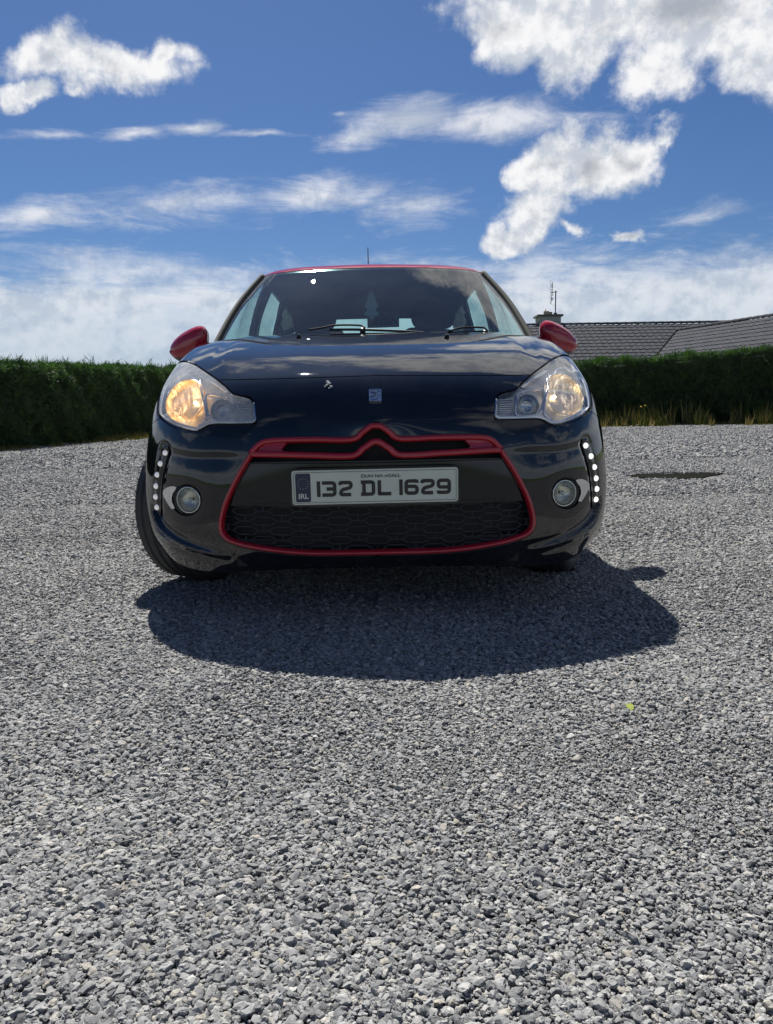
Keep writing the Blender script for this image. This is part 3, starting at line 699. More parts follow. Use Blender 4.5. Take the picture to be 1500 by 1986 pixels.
def patch(name, pts, mat_, parent, off, lip, sides=(1,), spacing=.008, smooth=True, tostep=6., joinm=False, half=False):
    q = st(pts, tostep, not half) if smooth else np.concatenate([st([pts[i], pts[(i+1) % len(pts)]], tostep)[:-1] for i in range(len(pts)-(1 if half else 0))]+([st([pts[-1], pts[-1]], 99)[-1:]] if half else []))
    if half: q[:, 0] = np.maximum(q[:, 0], 0); q = q[(q[:, 0] > .015)]; q = np.concatenate([[[0, q[0, 1]]], q, [[0, q[-1, 1]]]])
    lo, hi = q.min(0), q.max(0); lo = np.maximum(lo-[0 if half else .02, .02], [0, 0]); hi = np.minimum(hi+.02, [6, NTT-1])
    ns = max(3, int((hi[0]-lo[0])*KS/spacing)); nt_ = max(3, int((hi[1]-lo[1])*KT/spacing))
    V_, T_ = cdt([q], ns, nt_, lo[0], hi[0], lo[1], hi[1], spacing*.3); ins = inpoly(V_[T_].mean(1), q)
    return skin(name, V_, T_[ins], mat_, parent, sides, off, lip, joinm=joinm)
for sd_ in (1, -1):
    fg = fogs[sd_]
    patch('chrome_wing', [(1116, 931), (1128, 929), (1139, 935), (1141, 944), (1136, 956), (1126, 973), (1121, 972), (1126, 957), (1124, 943)], M['chrome'], fg, .006, .010, (sd_,), .006)
    st_o = empty('daytime_light_strip', parent=car)
    patch('strip_base', [(1131, 852), (1143, 856), (1152, 885), (1159, 925), (1160, 978), (1151, 984), (1148, 950), (1144, 915), (1137, 880)], M['gloss'], st_o, .004, .008, (sd_,), .008)
    for x_, y_ in LEDS:
        P_, N_ = on([inv(*ab(x_, y_))], .006, sd_); n = (Vector(N_[0])+Vector((0, -1.4, 0))).normalized(); c = Vector(P_[0])
        v, f = lathe([(.0098, -.004), (.0098, .001), (.0085, .004), (.005, .0062), (.0005, .007)], 18, c, n); obj('led', mesh('led', v, f, True), M['led'] if sd_ > 0 else M['led_dim'], st_o)
# grille
grille = empty('grille', parent=car)
patch('grille_back', GR_OPEN, M['matt'], grille, -.055, .0, (1, -1), .03, True, 10., True, True)
lipm = [sweep(gr_st[1:-1], .004, .0, .055, -.001, s_) for s_ in (1, -1)]
merged('opening_wall', lipm, M['satin'], grille, True)
UP = [(725, 826), (737, 827), (755, 838), (777, 851), (850, 848.5), (925, 848), (952, 853), (972, 871)]
LO = [(725, 857), (737, 858), (755, 869), (779, 882.5), (860, 878.5), (925, 874.5), (970, 872)]
for nm, pth, hw in (('upper_chevron', UP, 5.4), ('lower_chevron', LO, 6.2)):
    q = st(pth, 5.); q = q[q[:, 0] > .03]; q = np.concatenate([[[0, q[0, 1]]], q]); full_q = np.concatenate([q[::-1]*[-1, 1], q[1:]])
    w_ = hw/F*2.45*np.where(full_q[:, 1] > -9, 1., 1.); P_, _ = on(full_q); yy = P_[:, 1]; zz = P_[:, 2]
    v, f = sweep(full_q, w_, .012, .018, .001); obj(nm, mesh(nm, v, f, True), M['redtrim'], grille)
RING = [(972, 873), (992, 903), (1011, 937), (1027, 973), (1035, 1006), (1031, 1026), (1010, 1041), (953, 1056), (862, 1068), (725, 1072)]
q = st(RING, 6.); q = q[q[:, 0] > .03]; q = np.concatenate([q, [[0, q[-1, 1]]]]); q = np.concatenate([q, q[-2::-1]*[-1, 1]])
v, f = sweep(q, .0062, .007, .014, .001); obj('grille_ring', mesh('grille_ring', v, f, True), M['redtrim'], grille)
patch('chevron_end', [(904, 853), (948, 848), (962, 856), (974, 871), (940, 875), (900, 877), (914, 865)], M['redtrim'], {1: grille, -1: grille}, -.004, .020, (1, -1), .008, False)
PANEL = [(731, 894), (860, 891), (982, 888), (992, 905), (1006, 935), (1018, 972), (870, 979), (731, 984)]
patch('plate_panel', PANEL, M['gloss'], grille, -.012, .03, (1, -1), .012, False, 6., True, True)
for yy_, ht_ in ((897, .003), (976, .002)):
    q = st([(740, yy_), (860, yy_-3), (985, yy_-7)], 8.); q = np.concatenate([q[::-1]*[-1, 1], q]); v, f = sweep(q, .0022, ht_, .004, -.012); obj('panel_moulding', mesh('panel_moulding', v, f, True), M['satin'], grille)
s_, t_ = inv(*ab(965, 943)); q = np.array([(s_+.21*math.cos(k), t_+.26*math.sin(k)) for k in np.linspace(0, 2*math.pi, 40)[:-1]])
v, f = sweep(q, .0014, .0012, .003, -.012, -1, True); obj('towing_cap', mesh('towing_cap', v, f, True), M['satin'], grille)
# honeycomb
def hexes():
    parts = []; pit, hw_, rowh, hh = .1235, .044, .0325, .0128
    lim = gr_st
    def toS(x, z):
        # invert x,z on the skin at the grille
        a = abs(x)/(DIST+.03); b = (z-CAMH)/(DIST+.03)
        for _ in range(3):
            q_ = inv(a, b); p_ = surf([q_[0]], [q_[1]])[0]; a = abs(x)/(DIST+p_[1]); b = (z-CAMH)/(DIST+p_[1])
        return (math.copysign(q_[0], x), q_[1])
    def bar(p0, p1):
        n = max(2, int(math.dist(p0, p1)/.018)+1); q = [(p0[0]+(p1[0]-p0[0])*i/(n-1), p0[1]+(p1[1]-p0[1])*i/(n-1)) for i in range(n)]
        q = np.array([toS(*w2) for w2 in q])
        ins = inpoly(np.abs(q)*[1, 1], lim)
        if ins.sum() < 2 or (~ins).sum() > 1: return
        parts.append(sweep(q, .0015, .0012, .005, -.018)); parts.append(sweep(q*[-1, 1], .0015, .0012, .005, -.018))
    for r_ in range(6):
        z = .405-r_*rowh
        for c_ in range(-1, 6):
            x = c_*pit+(pit/2 if r_ % 2 else 0)
            if x < -.001: continue
            H_ = [(x-hw_, z), (x-hw_+.018, z+hh), (x+hw_-.018, z+hh), (x+hw_, z), (x+hw_-.018, z-hh), (x-hw_+.018, z-hh)]
            for i in range(6):
                p0, p1 = H_[i], H_[(i+1) % 6]
                if p0[0] < 0 and p1[0] < 0: continue
                p0 = (max(p0[0], 0), p0[1]); p1 = (max(p1[0], 0), p1[1]); bar(p0, p1)
            bar((x+hw_, z), (x+pit-hw_, z))
            bar((x, z-hh), (x, z-rowh*1.0))
    return parts
merged('honeycomb', hexes(), M['mesh'], grille, True)
# ---- number plate
pc = at(728, 943, -.018); plate = empty('number_plate', pc, parent=car); plate.rotation_euler = (R(4), R(-.35), 0)
def rrect(w_, h_, r, n=6):
    return [(sx*(w_/2-r)+r*math.cos(a), sy*(h_/2-r)+r*math.sin(a)) for sx, sy, a0 in ((1, 1, 0), (-1, 1, 90), (-1, -1, 180), (1, -1, 270)) for a in [R(a0+90*i/n) for i in range(n+1)]]
def slab(outline, y0, y1):
    n = len(outline); v = [(x, y0, z) for x, z in outline]+[(x, y1, z) for x, z in outline]
    return v, [tuple(range(n)), tuple(range(n, 2*n))[::-1]]+[(i, i+n, (i+1) % n+n, (i+1) % n) for i in range(n)]
def addp(name, vf, mat_, parent, smooth=False): return obj(name, mesh(name, vf[0], vf[1], smooth), mat_, parent)
addp('plate_sheet', slab(rrect(.518, .108, .009), 0, .004), M['plate'], plate)
addp('plate_holder', slab(rrect(.530, .120, .012), .0035, .014), M['gloss'], plate)
def strip2d(path, hw, y, closed=False):
    q = np.array(path, float); T = np.gradient(q, axis=0)
    if closed: T = np.roll(q, -1, 0)-np.roll(q, 1, 0)
    T /= np.maximum(np.linalg.norm(T, axis=1), 1e-9)[:, None]; N_ = np.stack([-T[:, 1], T[:, 0]], 1)*hw; n = len(q)
    v = [(a[0], y, a[1]) for a in q+N_]+[(a[0], y, a[1]) for a in q-N_]+[(a[0], y+.0006, a[1]) for a in q+N_]+[(a[0], y+.0006, a[1]) for a in q-N_]
    f = []
    for i in range(n if closed else n-1):
        j = (i+1) % n; f += [(i, j, n+j, n+i), (i+2*n, j+2*n, j, i), (n+i, n+j, 3*n+j, 3*n+i)]
    if not closed: f += [(0, n, 3*n, 2*n), (n-1, 3*n-1, 4*n-1, 2*n-1)]
    return v, f
addp('plate_border', strip2d(rrect(.506, .096, .006), .0007, -.0008, True), M['ink'], plate)
addp('euro_band', slab([(x-.2245, z) for x, z in rrect(.047, .090, .005)], -.0007, .001), M['blue'], plate)
for k in range(12):
    a = 2*math.pi*k/12; addp('star', slab([(-.2245+.0165*math.cos(a)+(.0019 if i % 2 == 0 else .0009)*math.sin(i*math.pi/5), .0125+.0165*math.sin(a)+(.0019 if i % 2 == 0 else .0009)*math.cos(i*math.pi/5)) for i in range(10)][::-1], -.0011, -.0005), M['star'], plate)
def rounded(pts, r):
    out_ = [np.array(pts[0], float)]
    for i in range(1, len(pts)-1):
        a, b, c = (np.array(p_, float) for p_ in pts[i-1:i+2]); d1 = (a-b); d2 = (c-b); l1, l2 = np.linalg.norm(d1), np.linalg.norm(d2); rr = min(r, l1*.5, l2*.5)
        p0 = b+d1/l1*rr; p2 = b+d2/l2*rr
        for k in range(7): u = k/6; out_.append((1-u)**2*p0+2*u*(1-u)*b+u*u*p2)
    out_.append(np.array(pts[-1], float)); return out_
GW, GH, SK = .0448, .0495, .0056
def glyph(ch, x0, z0):
    w_, h_ = GW-2*SK, GH-2*SK
    G = {'1': [[(0, -.0), (0, 1)]], '3': [[(0, 1), (1, 1), (1, 0), (0, 0)], [(.25, .5), (.93, .5)]], '2': [[(0, .80), (0, 1), (1, 1), (1, .58), (.12, .40), (0, 0), (1, 0)]],
         'D': [[(0, 1), (1, 1), (1, 0), (0, 0)], [(.12, .08), (.12, .92)]], 'L': [[(0, 1.12), (0, 0), (1.1, 0)]],
         '6': [[(1, .84), (1, 1), (0, 1), (0, 0), (1, 0), (1, .56), (.14, .56)]], '9': [[(0, .16), (0, 0), (1, 0), (1, 1), (0, 1), (0, .44), (.86, .44)]]}[ch]
    parts = []
    for k, pl_ in enumerate(G):
        p_ = [(x0+SK+a*w_, z0+SK+b*h_) for a, b in pl_]
        if ch == '1': p_ = [(x0+SK, z0), (x0+SK, z0+GH)]
        if ch in '3D' and k == 0: p_ = [(p_[0][0]-SK, p_[0][1])]+p_[1:-1]+[(p_[-1][0]-SK, p_[-1][1])]
        p_ = rounded(p_, .009 if ch in '369D2' else .001) if len(p_) > 2 else [np.array(p_[0]), (np.array(p_[0])+np.array(p_[1]))/2, np.array(p_[1])]
        parts.append(strip2d(p_, SK, -.0012-.0003*k))
    return join(parts)
x = -.172; xs_ = {'1': .0125, 's': .0105}
for ch, gx in zip('132DL1629', (-.1825, -.166, -.115, -.045, .007, .0744, .0907, .141, .1914)):
    addp('character', glyph(ch, gx+.0005, -.030), M['ink'], plate)
def text(body, size, loc, mat_, parent, name='lettering', rot=(math.pi/2, 0, 0), ext=.0003, off=0., sx=1.):
    c = bpy.data.curves.new(name, 'FONT'); c.body = body; c.size = size; c.align_x = 'CENTER'; c.align_y = 'CENTER'; c.extrude = ext; c.offset = off
    o = bpy.data.objects.new(name, c); COL.objects.link(o); bpy.context.view_layer.update()
    me = bpy.data.meshes.new_from_object(o.evaluated_get(bpy.context.evaluated_depsgraph_get())); bpy.data.objects.remove(o)
    o = bpy.data.objects.new(name, me); COL.objects.link(o); me.materials.clear(); me.materials.append(mat_); o.parent = parent; o.location = loc; o.rotation_euler = rot; o.scale = (sx, 1, 1); return o
text('DUN NA nGALL', .0135, (.018, -.0012, .0325), M['ink'], plate, off=.0001, sx=1.28)
text('IRL', .0225, (-.2245, -.0012, -.0275), M['plate'], plate, off=.0006, sx=1.05)
# ---- maker's emblem on the nose
P_, N_ = on([inv(*ab(728, 768.5))]); P_[0][0] = 0; emb = empty('emblem', Vector(P_[0]), parent=car)
nn = Vector((0, N_[0][1], N_[0][2])).normalized(); emb.rotation_euler = (math.atan2(nn.z, -nn.y)*-1, 0, 0)
M['badge'] = pbr('badge_metal', (.80, .80, .84), .28, 1., bump=.3, bscale=120); addp('badge_plate', slab(rrect(.039, .048, .003, 3), -.006, .004), M['badge'], emb)
addp('badge_relief', strip2d([(-.015, .021), (.008, .022), (.014, .012), (-.010, .002), (.013, -.003), (.004, -.018), (-.014, -.021)], .0028, -.0085), M['silver'], emb)
addp('badge_shadow_line', strip2d([(-.016, .012), (.004, .008), (-.002, -.004), (-.016, -.008)], .0012, -.0075), M['gloss'], emb)
# washer jets
for px_ in (580, 867):
    a_, b_ = ab(px_, 657); P_, N_ = on([inv(a_, b_)], .004, 1 if a_ > 0 else -1); v, f = ball(P_[0], .0105, 14, (1, 1.2, .9)); obj('washer_jet', mesh('washer_jet', v, f, True), M['gloss'], car)

# ================================================================== GREENHOUSE
def bez(P3, fn=None):
    """surface through a small net of points (rows of equal length), symmetric in x"""
    A = np.array(P3, float); Fm = np.concatenate([A[:, :0:-1]*[-1, 1, 1], A], 1); nr, nc = Fm.shape[:2]; Ma, Mb = spline_second(nr), spline_second(nc)
    def ev(u, v):
        return np.einsum('ki,ijc,kj->kc', wts(np.atleast_1d(u)*(nr-1), nr, Ma), Fm, wts(np.atleast_1d(v)*(nc-1), nc, Mb))
    return ev
def evgrid(ev, nu, nv, u0=0., u1=1., v0=0., v1=1., off=0.):
    U, Vv = np.meshgrid(np.linspace(u0, u1, nu), np.linspace(v0, v1, nv), indexing='ij'); U, Vv = U.ravel(), Vv.ravel()
    P_ = ev(U, Vv); e = .004; a = ev(np.minimum(U+e, 1), Vv)-ev(np.maximum(U-e, 0), Vv); b = ev(U, np.minimum(Vv+e, 1))-ev(U, np.maximum(Vv-e, 0))
    n = np.cross(a, b); n /= np.linalg.norm(n, axis=1)[:, None]
    if off: P_ = P_-n*off
    return P_, n, [(i*nv+j, (i+1)*nv+j, (i+1)*nv+j+1, i*nv+j+1) for i in range(nu-1) for j in range(nv-1)]
def sheet(name, ev, nu, nv, mat_, parent, up=True, **k):
    P_, n, f = evgrid(ev, nu, nv, **k); ref = n.mean(0)
    s = 1 if (ref[2] > 0) == up else -1
    n = n*s; f = f if s > 0 else [q[::-1] for q in f]
    a = P_[f[0][1]]-P_[f[0][0]]; b = P_[f[0][2]]-P_[f[0][0]]
    if np.dot(np.cross(a, b), n[f[0][0]]) < 0: f = [q[::-1] for q in f]
    return obj(name, mesh(name, P_, f, True, n), mat_, parent)
WS = bez([[(0,1.090,.985),(.25,1.105,.985),(.48,1.150,.985),(.66,1.235,.985),(.745,1.315,.985)],
          [(0,1.430,1.220),(.22,1.440,1.219),(.43,1.478,1.216),(.60,1.545,1.210),(.678,1.600,1.205)],
          [(0,1.735,1.408),(.19,1.743,1.407),(.38,1.772,1.404),(.51,1.815,1.400),(.580,1.855,1.393)]])
ws = sheet('windscreen', WS, 26, 40, M['wglass'], car)
# black ceramic border of the windscreen, a hair behind the glass
def wband(u0, u1, v0, v1): return evgrid(WS, 20 if u1-u0 > .5 else 3, 40 if v1-v0 > .5 else 3, u0, u1, v0, v1, off=.004 if True else 0)
parts = []
for a in ((0, .035, 0, 1), (.975, 1, 0, 1), (.035, .975, 0, .022), (.035, .975, .978, 1)):
    P_, n, f = wband(*a); 
    if n.mean(0)[2] < 0: P_ = P_+0*n-n*(-.008)*0
    P2 = P_-np.sign(n.mean(0)[2])*0*n
    P2[:, 2] -= .006; parts.append((P2, f))
merged('screen_border', parts, M['gloss'], car, True)
RF = bez([[(0,1.737,1.410),(.19,1.745,1.409),(.38,1.774,1.406),(.51,1.817,1.402),(.585,1.857,1.394)],
          [(0,1.88,1.452),(.20,1.89,1.450),(.39,1.905,1.445),(.53,1.935,1.432),(.603,1.965,1.413)],
          [(0,2.25,1.478),(.20,2.25,1.476),(.40,2.25,1.471),(.545,2.25,1.456),(.625,2.25,1.430)],
          [(0,2.80,1.470),(.20,2.80,1.468),(.40,2.80,1.462),(.54,2.80,1.448),(.622,2.80,1.422)],
          [(0,3.35,1.425),(.20,3.35,1.423),(.39,3.34,1.417),(.53,3.33,1.402),(.605,3.31,1.380)],
          [(0,3.62,1.385),(.20,3.615,1.383),(.38,3.60,1.377),(.51,3.57,1.366),(.585,3.53,1.345)]])
sheet('roof', RF, 60, 44, M['red'], car)
sheet('headlining', RF, 14, 12, M['headlining'], car, off=.0); car_hl = bpy.data.objects['headlining']; car_hl.location = (0, 0, -.035); car_hl.scale = (.97, 1, 1)
# roof rail edge line: the body side meets roof along its edge
def roofedge(y):
    us = np.linspace(0, 1, 80); P_ = RF(us, np.ones(80)); return np.array([np.interp(y, P_[:, 1], P_[:, 0]), y, np.interp(y, P_[:, 1], P_[:, 2])])
def wsedge(u): return WS([u], [1.])[0]
ZT = [.16, .20, .26, .4, .6, .74, .84, .90, .94, .98, 1.02, 1.10]; XT = [.77, .805, .838, .855, .857, .850, .838, .818, .797, .772, .755, .722]
def xside(y, z): t_ = np.maximum(0, (np.asarray(y)-2.9)/1.05); return np.interp(z, ZT, XT)-.13*t_**2
def belt(y): return np.interp(y, [1.1, 1.35, 2.2, 3.0, 3.6, 3.9], [.95, .978, 1.005, 1.06, 1.10, 1.08])
# lower body side: triangulated in the y-z plane with the rear wheel arch cut out
def side_panel(sd_):
    arc = [(3.265+.355*math.cos(q), .31+.355*math.sin(q)) for q in np.linspace(R(-22), R(202), 40)]
    fa = [(.80+.365*math.cos(q), .31+.365*math.sin(q)) for q in np.linspace(R(28), R(-20), 12)]
    out_ = [(1.125, .50), (1.135, .70), (1.15, .80), (1.16, .90), (1.165, .93)]+[(y, float(belt(y))) for y in np.linspace(1.20, 3.88, 40)]+[(3.92, .95), (3.93, .75), (3.94, .5), (3.90, .25), (3.72, .22)]
    out_ += arc+[(2.85, .17), (2.0, .165), (1.3, .165)]+fa[::-1]
    lp = np.array(out_); g1, g2 = np.meshgrid(np.linspace(1.1, 3.95, 80), np.linspace(.16, 1.12, 40), indexing='ij'); G = np.stack([g1.ravel(), g2.ravel()], 1); G = G[inpoly(G, lp)]
    G = G[np.array([((lp-q)**2).sum(1).min() > .012**2 for q in G])]
    v, e, f, *_ = delaunay_2d_cdt([Vector(q) for q in lp]+[Vector(q) for q in G], [(i, (i+1) % len(lp)) for i in range(len(lp))], [], 0, 1e-6)
    v = np.array([(q.x, q.y) for q in v]); f = np.array([tuple(q) for q in f]); f = f[inpoly(v[f].mean(1), lp)]
    P_ = np.stack([xside(v[:, 0], v[:, 1]), v[:, 0], v[:, 1]], 1); a = np.cross(P_[f[0, 1]]-P_[f[0, 0]], P_[f[0, 2]]-P_[f[0, 0]])
    if a[0] < 0: f = f[:, ::-1]
    e_ = .01; gx = (xside(v[:, 0]+e_, v[:, 1])-xside(v[:, 0]-e_, v[:, 1]))/(2*e_); gz = (xside(v[:, 0], v[:, 1]+.02)-xside(v[:, 0], v[:, 1]-.02))/.04
    n = np.stack([np.ones(len(v)), -gx, -gz], 1); n /= np.linalg.norm(n, axis=1)[:, None]
    if sd_ < 0: P_ = P_*[-1, 1, 1]; f = f[:, ::-1]; n = n*[-1, 1, 1]
    o = obj('body_side', mesh('body_side', P_, f, True, n), M['black'], car)
    md = o.modifiers.new('t', 'SOLIDIFY'); md.thickness = .02; md.offset = -1
    # door shut lines, sill strip and handle
    dl = [[(1.24, .95), (1.22, .70), (1.20, .42), (1.27, .26)], [(1.27, .26), (2.32, .25), (2.40, .45), (2.42, .75), (2.36, float(belt(2.36))-.01)]]
    parts = []
    for l_ in dl:
        q = cr(l_, .04); parts.append(tube([(sd_*(float(xside(a, b))+.0005), a, b) for a, b in q], .0022, 5))
    merged('door_gap', parts, M['matt'], car)
    v, f = tube([(sd_*(float(xside(y, .80))+.018), y, .80) for y in np.linspace(2.12, 2.30, 8)], [.006, .011, .012, .012, .012, .012, .011, .006], 8); obj('door_handle', mesh('door_handle', v, f, True), M['chrome'], car)
for sd_ in (1, -1): side_panel(sd_)
def side_ring(sd_):
    """upper side: pillars and glass between the belt and the roof edge"""
    def top(y):
        u = (y-1.315)/(1.855-1.315)
        if u < 0: return wsedge(0.)
        if y < 1.857:
            us = np.linspace(0, 1, 60); P_ = WS(us, np.ones(60)); k = np.interp(y, P_[:, 1], us); p_ = WS([k], [1.])[0]; return p_
        return roofedge(min(y, 3.52))
    def pt(y, h):        # h 0 at the belt, 1 at the upper edge
        b = np.array([float(xside(y, belt(y))), y, float(belt(y))]); t_ = top(y); t_ = np.array([t_[0]+.004, y if y < 3.52 else t_[1]+(y-3.52)*.6, t_[2]])
        p_ = b+(t_-b)*h; p_[0] += .030*math.sin(h*math.pi)*(1 if y > 1.6 else max(0, (y-1.3)/.3)); p_[0] *= 1; return p_*[sd_, 1, 1]
    def region(name, poly, mat_, th=.0, sp=.05):
        # poly in (y,h)
        lp = cr(poly, .06, True) if len(poly) > 4 and name == 'x' else np.array([q for i in range(len(poly)) for q in [np.array(poly[i], float)+(np.array(poly[(i+1) % len(poly)], float)-np.array(poly[i], float))*k/8 for k in range(8)]])
        g1, g2 = np.meshgrid(np.arange(1.2, 3.9, sp), np.arange(.08, 1., .12), indexing='ij'); G = np.stack([g1.ravel(), g2.ravel()], 1); G = G[inpoly(G, lp)]
        if len(G): G = G[np.array([((lp-q)**2).sum(1).min() > .02**2 for q in G])]
        v, e, f, *_ = delaunay_2d_cdt([Vector(q) for q in lp]+[Vector(q) for q in G], [(i, (i+1) % len(lp)) for i in range(len(lp))], [], 0, 1e-6)
        v = np.array([(q.x, q.y) for q in v]); f = np.array([tuple(q) for q in f]); f = f[inpoly(v[f].mean(1), lp)]
        P_ = np.array([pt(a, b) for a, b in v]); 
        a = np.cross(P_[f[0, 1]]-P_[f[0, 0]], P_[f[0, 2]]-P_[f[0, 0]])
        if a[0]*sd_ < 0: f = f[:, ::-1]
        o = obj(name, mesh(name, P_, f, True), mat_, car)
        if th: md = o.modifiers.new('t', 'SOLIDIFY'); md.thickness = th; md.offset = -1
        return o
    # A pillar outer face follows the screen edge
    region('front_side_window', [(1.50, .03), (2.28, .03), (2.30, .5), (2.24, .95), (1.93, .95), (1.70, .90), (1.56, .60)], M['sglass'])
    region('quarter_window', [(2.47, .20), (3.02, .04), (3.16, .28), (3.08, .70), (2.95, .94), (2.44, .95)], M['sglass'])
    region('a_pillar', [(1.32, .0), (1.50, .0), (1.50, .03), (1.56, .60), (1.70, .90), (1.93, .95), (1.93, 1.), (1.6, 1.), (1.325, 1.)], M['black'], .02)
    region('window_frame', [(1.93, .95), (2.24, .95), (2.44, .95), (2.95, .94), (2.95, 1.), (2.4, 1.), (1.93, 1.)], M['gloss'], .02)
    region('b_pillar', [(2.28, .03), (2.50, 0.), (3.02, .0), (3.02, .04), (2.47, .20), (2.44, .95), (2.24, .95), (2.30, .5)], M['black'], .03)
    region('window_sill', [(1.50, 0.), (2.50, 0.), (2.28, .03), (1.50, .03)], M['gloss'], .02)
    region('c_pillar', [(3.02, 0.), (3.86, 0.), (3.70, .55), (3.52, 1.), (2.95, 1.), (2.95, .94), (3.08, .70), (3.16, .28), (3.02, .04)], M['black'], .03)
    # added strip along the screen edge, its pale colour standing for sky reflection
    us = np.linspace(.0, 1., 40); P_ = WS(us, np.ones(40)); pts = [(sd_*(p_[0]+.012), p_[1]+.012, p_[2]+.003) for p_ in P_]
    v, f = tube(pts, .014, 8); obj('pillar_sheen_strip', mesh('pillar_sheen_strip', v, f, True), M['pale'], car)
for sd_ in (1, -1): side_ring(sd_)
# tail
TL = bez([[(0,3.62,1.385),(.38,3.60,1.377),(.585,3.53,1.345)], [(0,3.86,1.09),(.42,3.85,1.09),(.64,3.80,1.08)],[(0,3.94,.98),(.45,3.93,.97),(.70,3.87,.96)], [(0,3.97,.70),(.5,3.955,.70),(.745,3.89,.70)], [(0,3.98,.42),(.5,3.965,.42),(.745,3.90,.42)], [(0,3.92,.22),(.5,3.90,.22),(.70,3.86,.22)]])
sheet('tailgate', TL, 40, 20, M['black'], car, up=True, u0=.2); sheet('rear_window', TL, 10, 14, M['sglass'], car, up=True, u0=.0, u1=.2, v0=.04, v1=.96)
for sd_ in (1, -1):
    v, f = grid(lambda a, b: Vector((sd_*(.60+.13*a), 3.885-.05*a+.02*math.sin(b*math.pi), .72+.20*b)), 4, 8); obj('tail_lamp', mesh('tail_lamp', v, f, True), M['red'], car)
# mirrors
for sd_ in (1, -1):
    mr_ = empty('door_mirror', (sd_*.903, 1.43, 1.003), parent=car)
    def shell(a, b, z0=-1):
        q = a*2*math.pi; x = math.cos(q); z = math.sin(q); x = math.copysign(abs(x)**.82, x); z = math.copysign(abs(z)**.82, z)
        k = math.sin(b*math.pi/2)**.62; y = -.085*math.cos(b*math.pi/2)**1.1
        X = x*.097*k; Zz = z*(.076-.014*x)*k
        Zz += -.30*X; X += -.12*Zz            # droops towards the outer end
        if Zz < -.03: X *= 1-.9*(abs(Zz)-.03)/.06*(.5 if X > 0 else .2)
        return Vector((sd_*X, y+.03*X/.09, Zz))
    v, f = grid(shell, 48, 24, closeu=True); n0 = len(v)
    rim = [v[i*24+23] for i in range(48)]
    v2 = v+[Vector((p_.x*.96, p_.y+.035, p_.z*.96)) for p_ in rim]; f2 = f+[(i*24+23, ((i+1) % 48)*24+23, n0+(i+1) % 48, n0+i) for i in range(48)]
    lowf = lambda q: sum(v2[i].z for i in q)/4 < -.058+.0*sd_
    def sub(name, fs, mt):
        use = sorted({i for q in fs for i in q}); mp_ = {i: k for k, i in enumerate(use)}
        return obj(name, mesh(name, [v2[i] for i in use], [tuple(mp_[i] for i in q) for q in fs], True), mt, mr_)
    sub('mirror_shell', [q for q in f2 if not lowf(q)], M['red']); sub('mirror_underside', [q for q in f2 if lowf(q)], M['satin'])
    v, f = slab([(sd_*x_, z_) for x_, z_ in [(p_.x*sd_*.95, p_.z*.95) for p_ in rim]], .018, .022); obj('mirror_glass', mesh('mirror_glass', v, f), M['chrome'], mr_)
    v, f = tube([(-sd_*.055, .01, -.045), (-sd_*.11, .015, -.062), (-sd_*.155, .0, -.075)], [.026, .022, .03], 12); obj('mirror_arm', mesh('mirror_arm', v, f, True), M['satin'], mr_)
# wipers lie on the screen
wsb = BVHTree.FromPolygons([tuple(q.co) for q in ws.data.vertices], [tuple(q.vertices) for q in ws.data.polygons])
def onws(px_, py_, off):
    a, b = ab(px_, py_); d = Vector((a, 1, b)).normalized(); h = wsb.ray_cast(Vector((0, -DIST, CAMH)), d)
    if h[0] is None: h = wsb.find_nearest(at(px_, py_, 1.15))
    n = h[1] if h[1].y < 0 else -h[1]; return h[0]+n*off
for arm, blade, piv in (([(707, 643), (703, 636), (655, 635), (622, 641), (600, 644)], [(640, 640), (700, 640), (780, 643), (832, 647)], (704, 641)),
                        ([(942, 646), (938, 640), (898, 639.5), (868, 647)], [(800, 648), (880, 646), (945, 643)], (940, 645))):
    wp = empty('wiper', parent=car)
    P_ = [onws(x_, y_+4, .022) for x_, y_ in arm]; v, f = tube(cr(P_, .02), .0048, 6); obj('wiper_arm', mesh('wiper_arm', v, f, True), M['matt'], wp)
    P_ = [onws(x_, y_+4, .012) for x_, y_ in blade]; v, f = tube(cr(P_, .03), .0062, 6); obj('wiper_blade', mesh('wiper_blade', v, f, True), M['satin'], wp)
    c = onws(piv[0], piv[1]+5, .014); v, f = lathe([(.002, .010), (.010, .009), (.013, .0), (.013, -.03)], 14, c, Vector((0, -.5, .8))); obj('pivot_cap', mesh('pivot_cap', v, f, True), M['satin'], wp)
v, f = grid(lambda a, b: Vector(((a*2-1)*.74, 1.065+.075*b+.23*(abs(a*2-1)**2.4), .990-.035*math.sin(b*math.pi)-.006*b)), 40, 5); obj('scuttle', mesh('scuttle', v, f, True), M['matt'], car)
# aerial
pa = at(715, 512, 3.1); v, f = tube([(pa.x, 3.1, 1.43), (pa.x-.002, 3.12, at(715, 480, 3.12).z)], [.006, .003], 6); obj('aerial', mesh('aerial', v, f), M['matt'], car)
v, f = ball((pa.x, 3.1, 1.438), .03, 12, (.8, 1.4, .6)); obj('aerial_base', mesh('aerial_base', v, f, True), M['matt'], car)

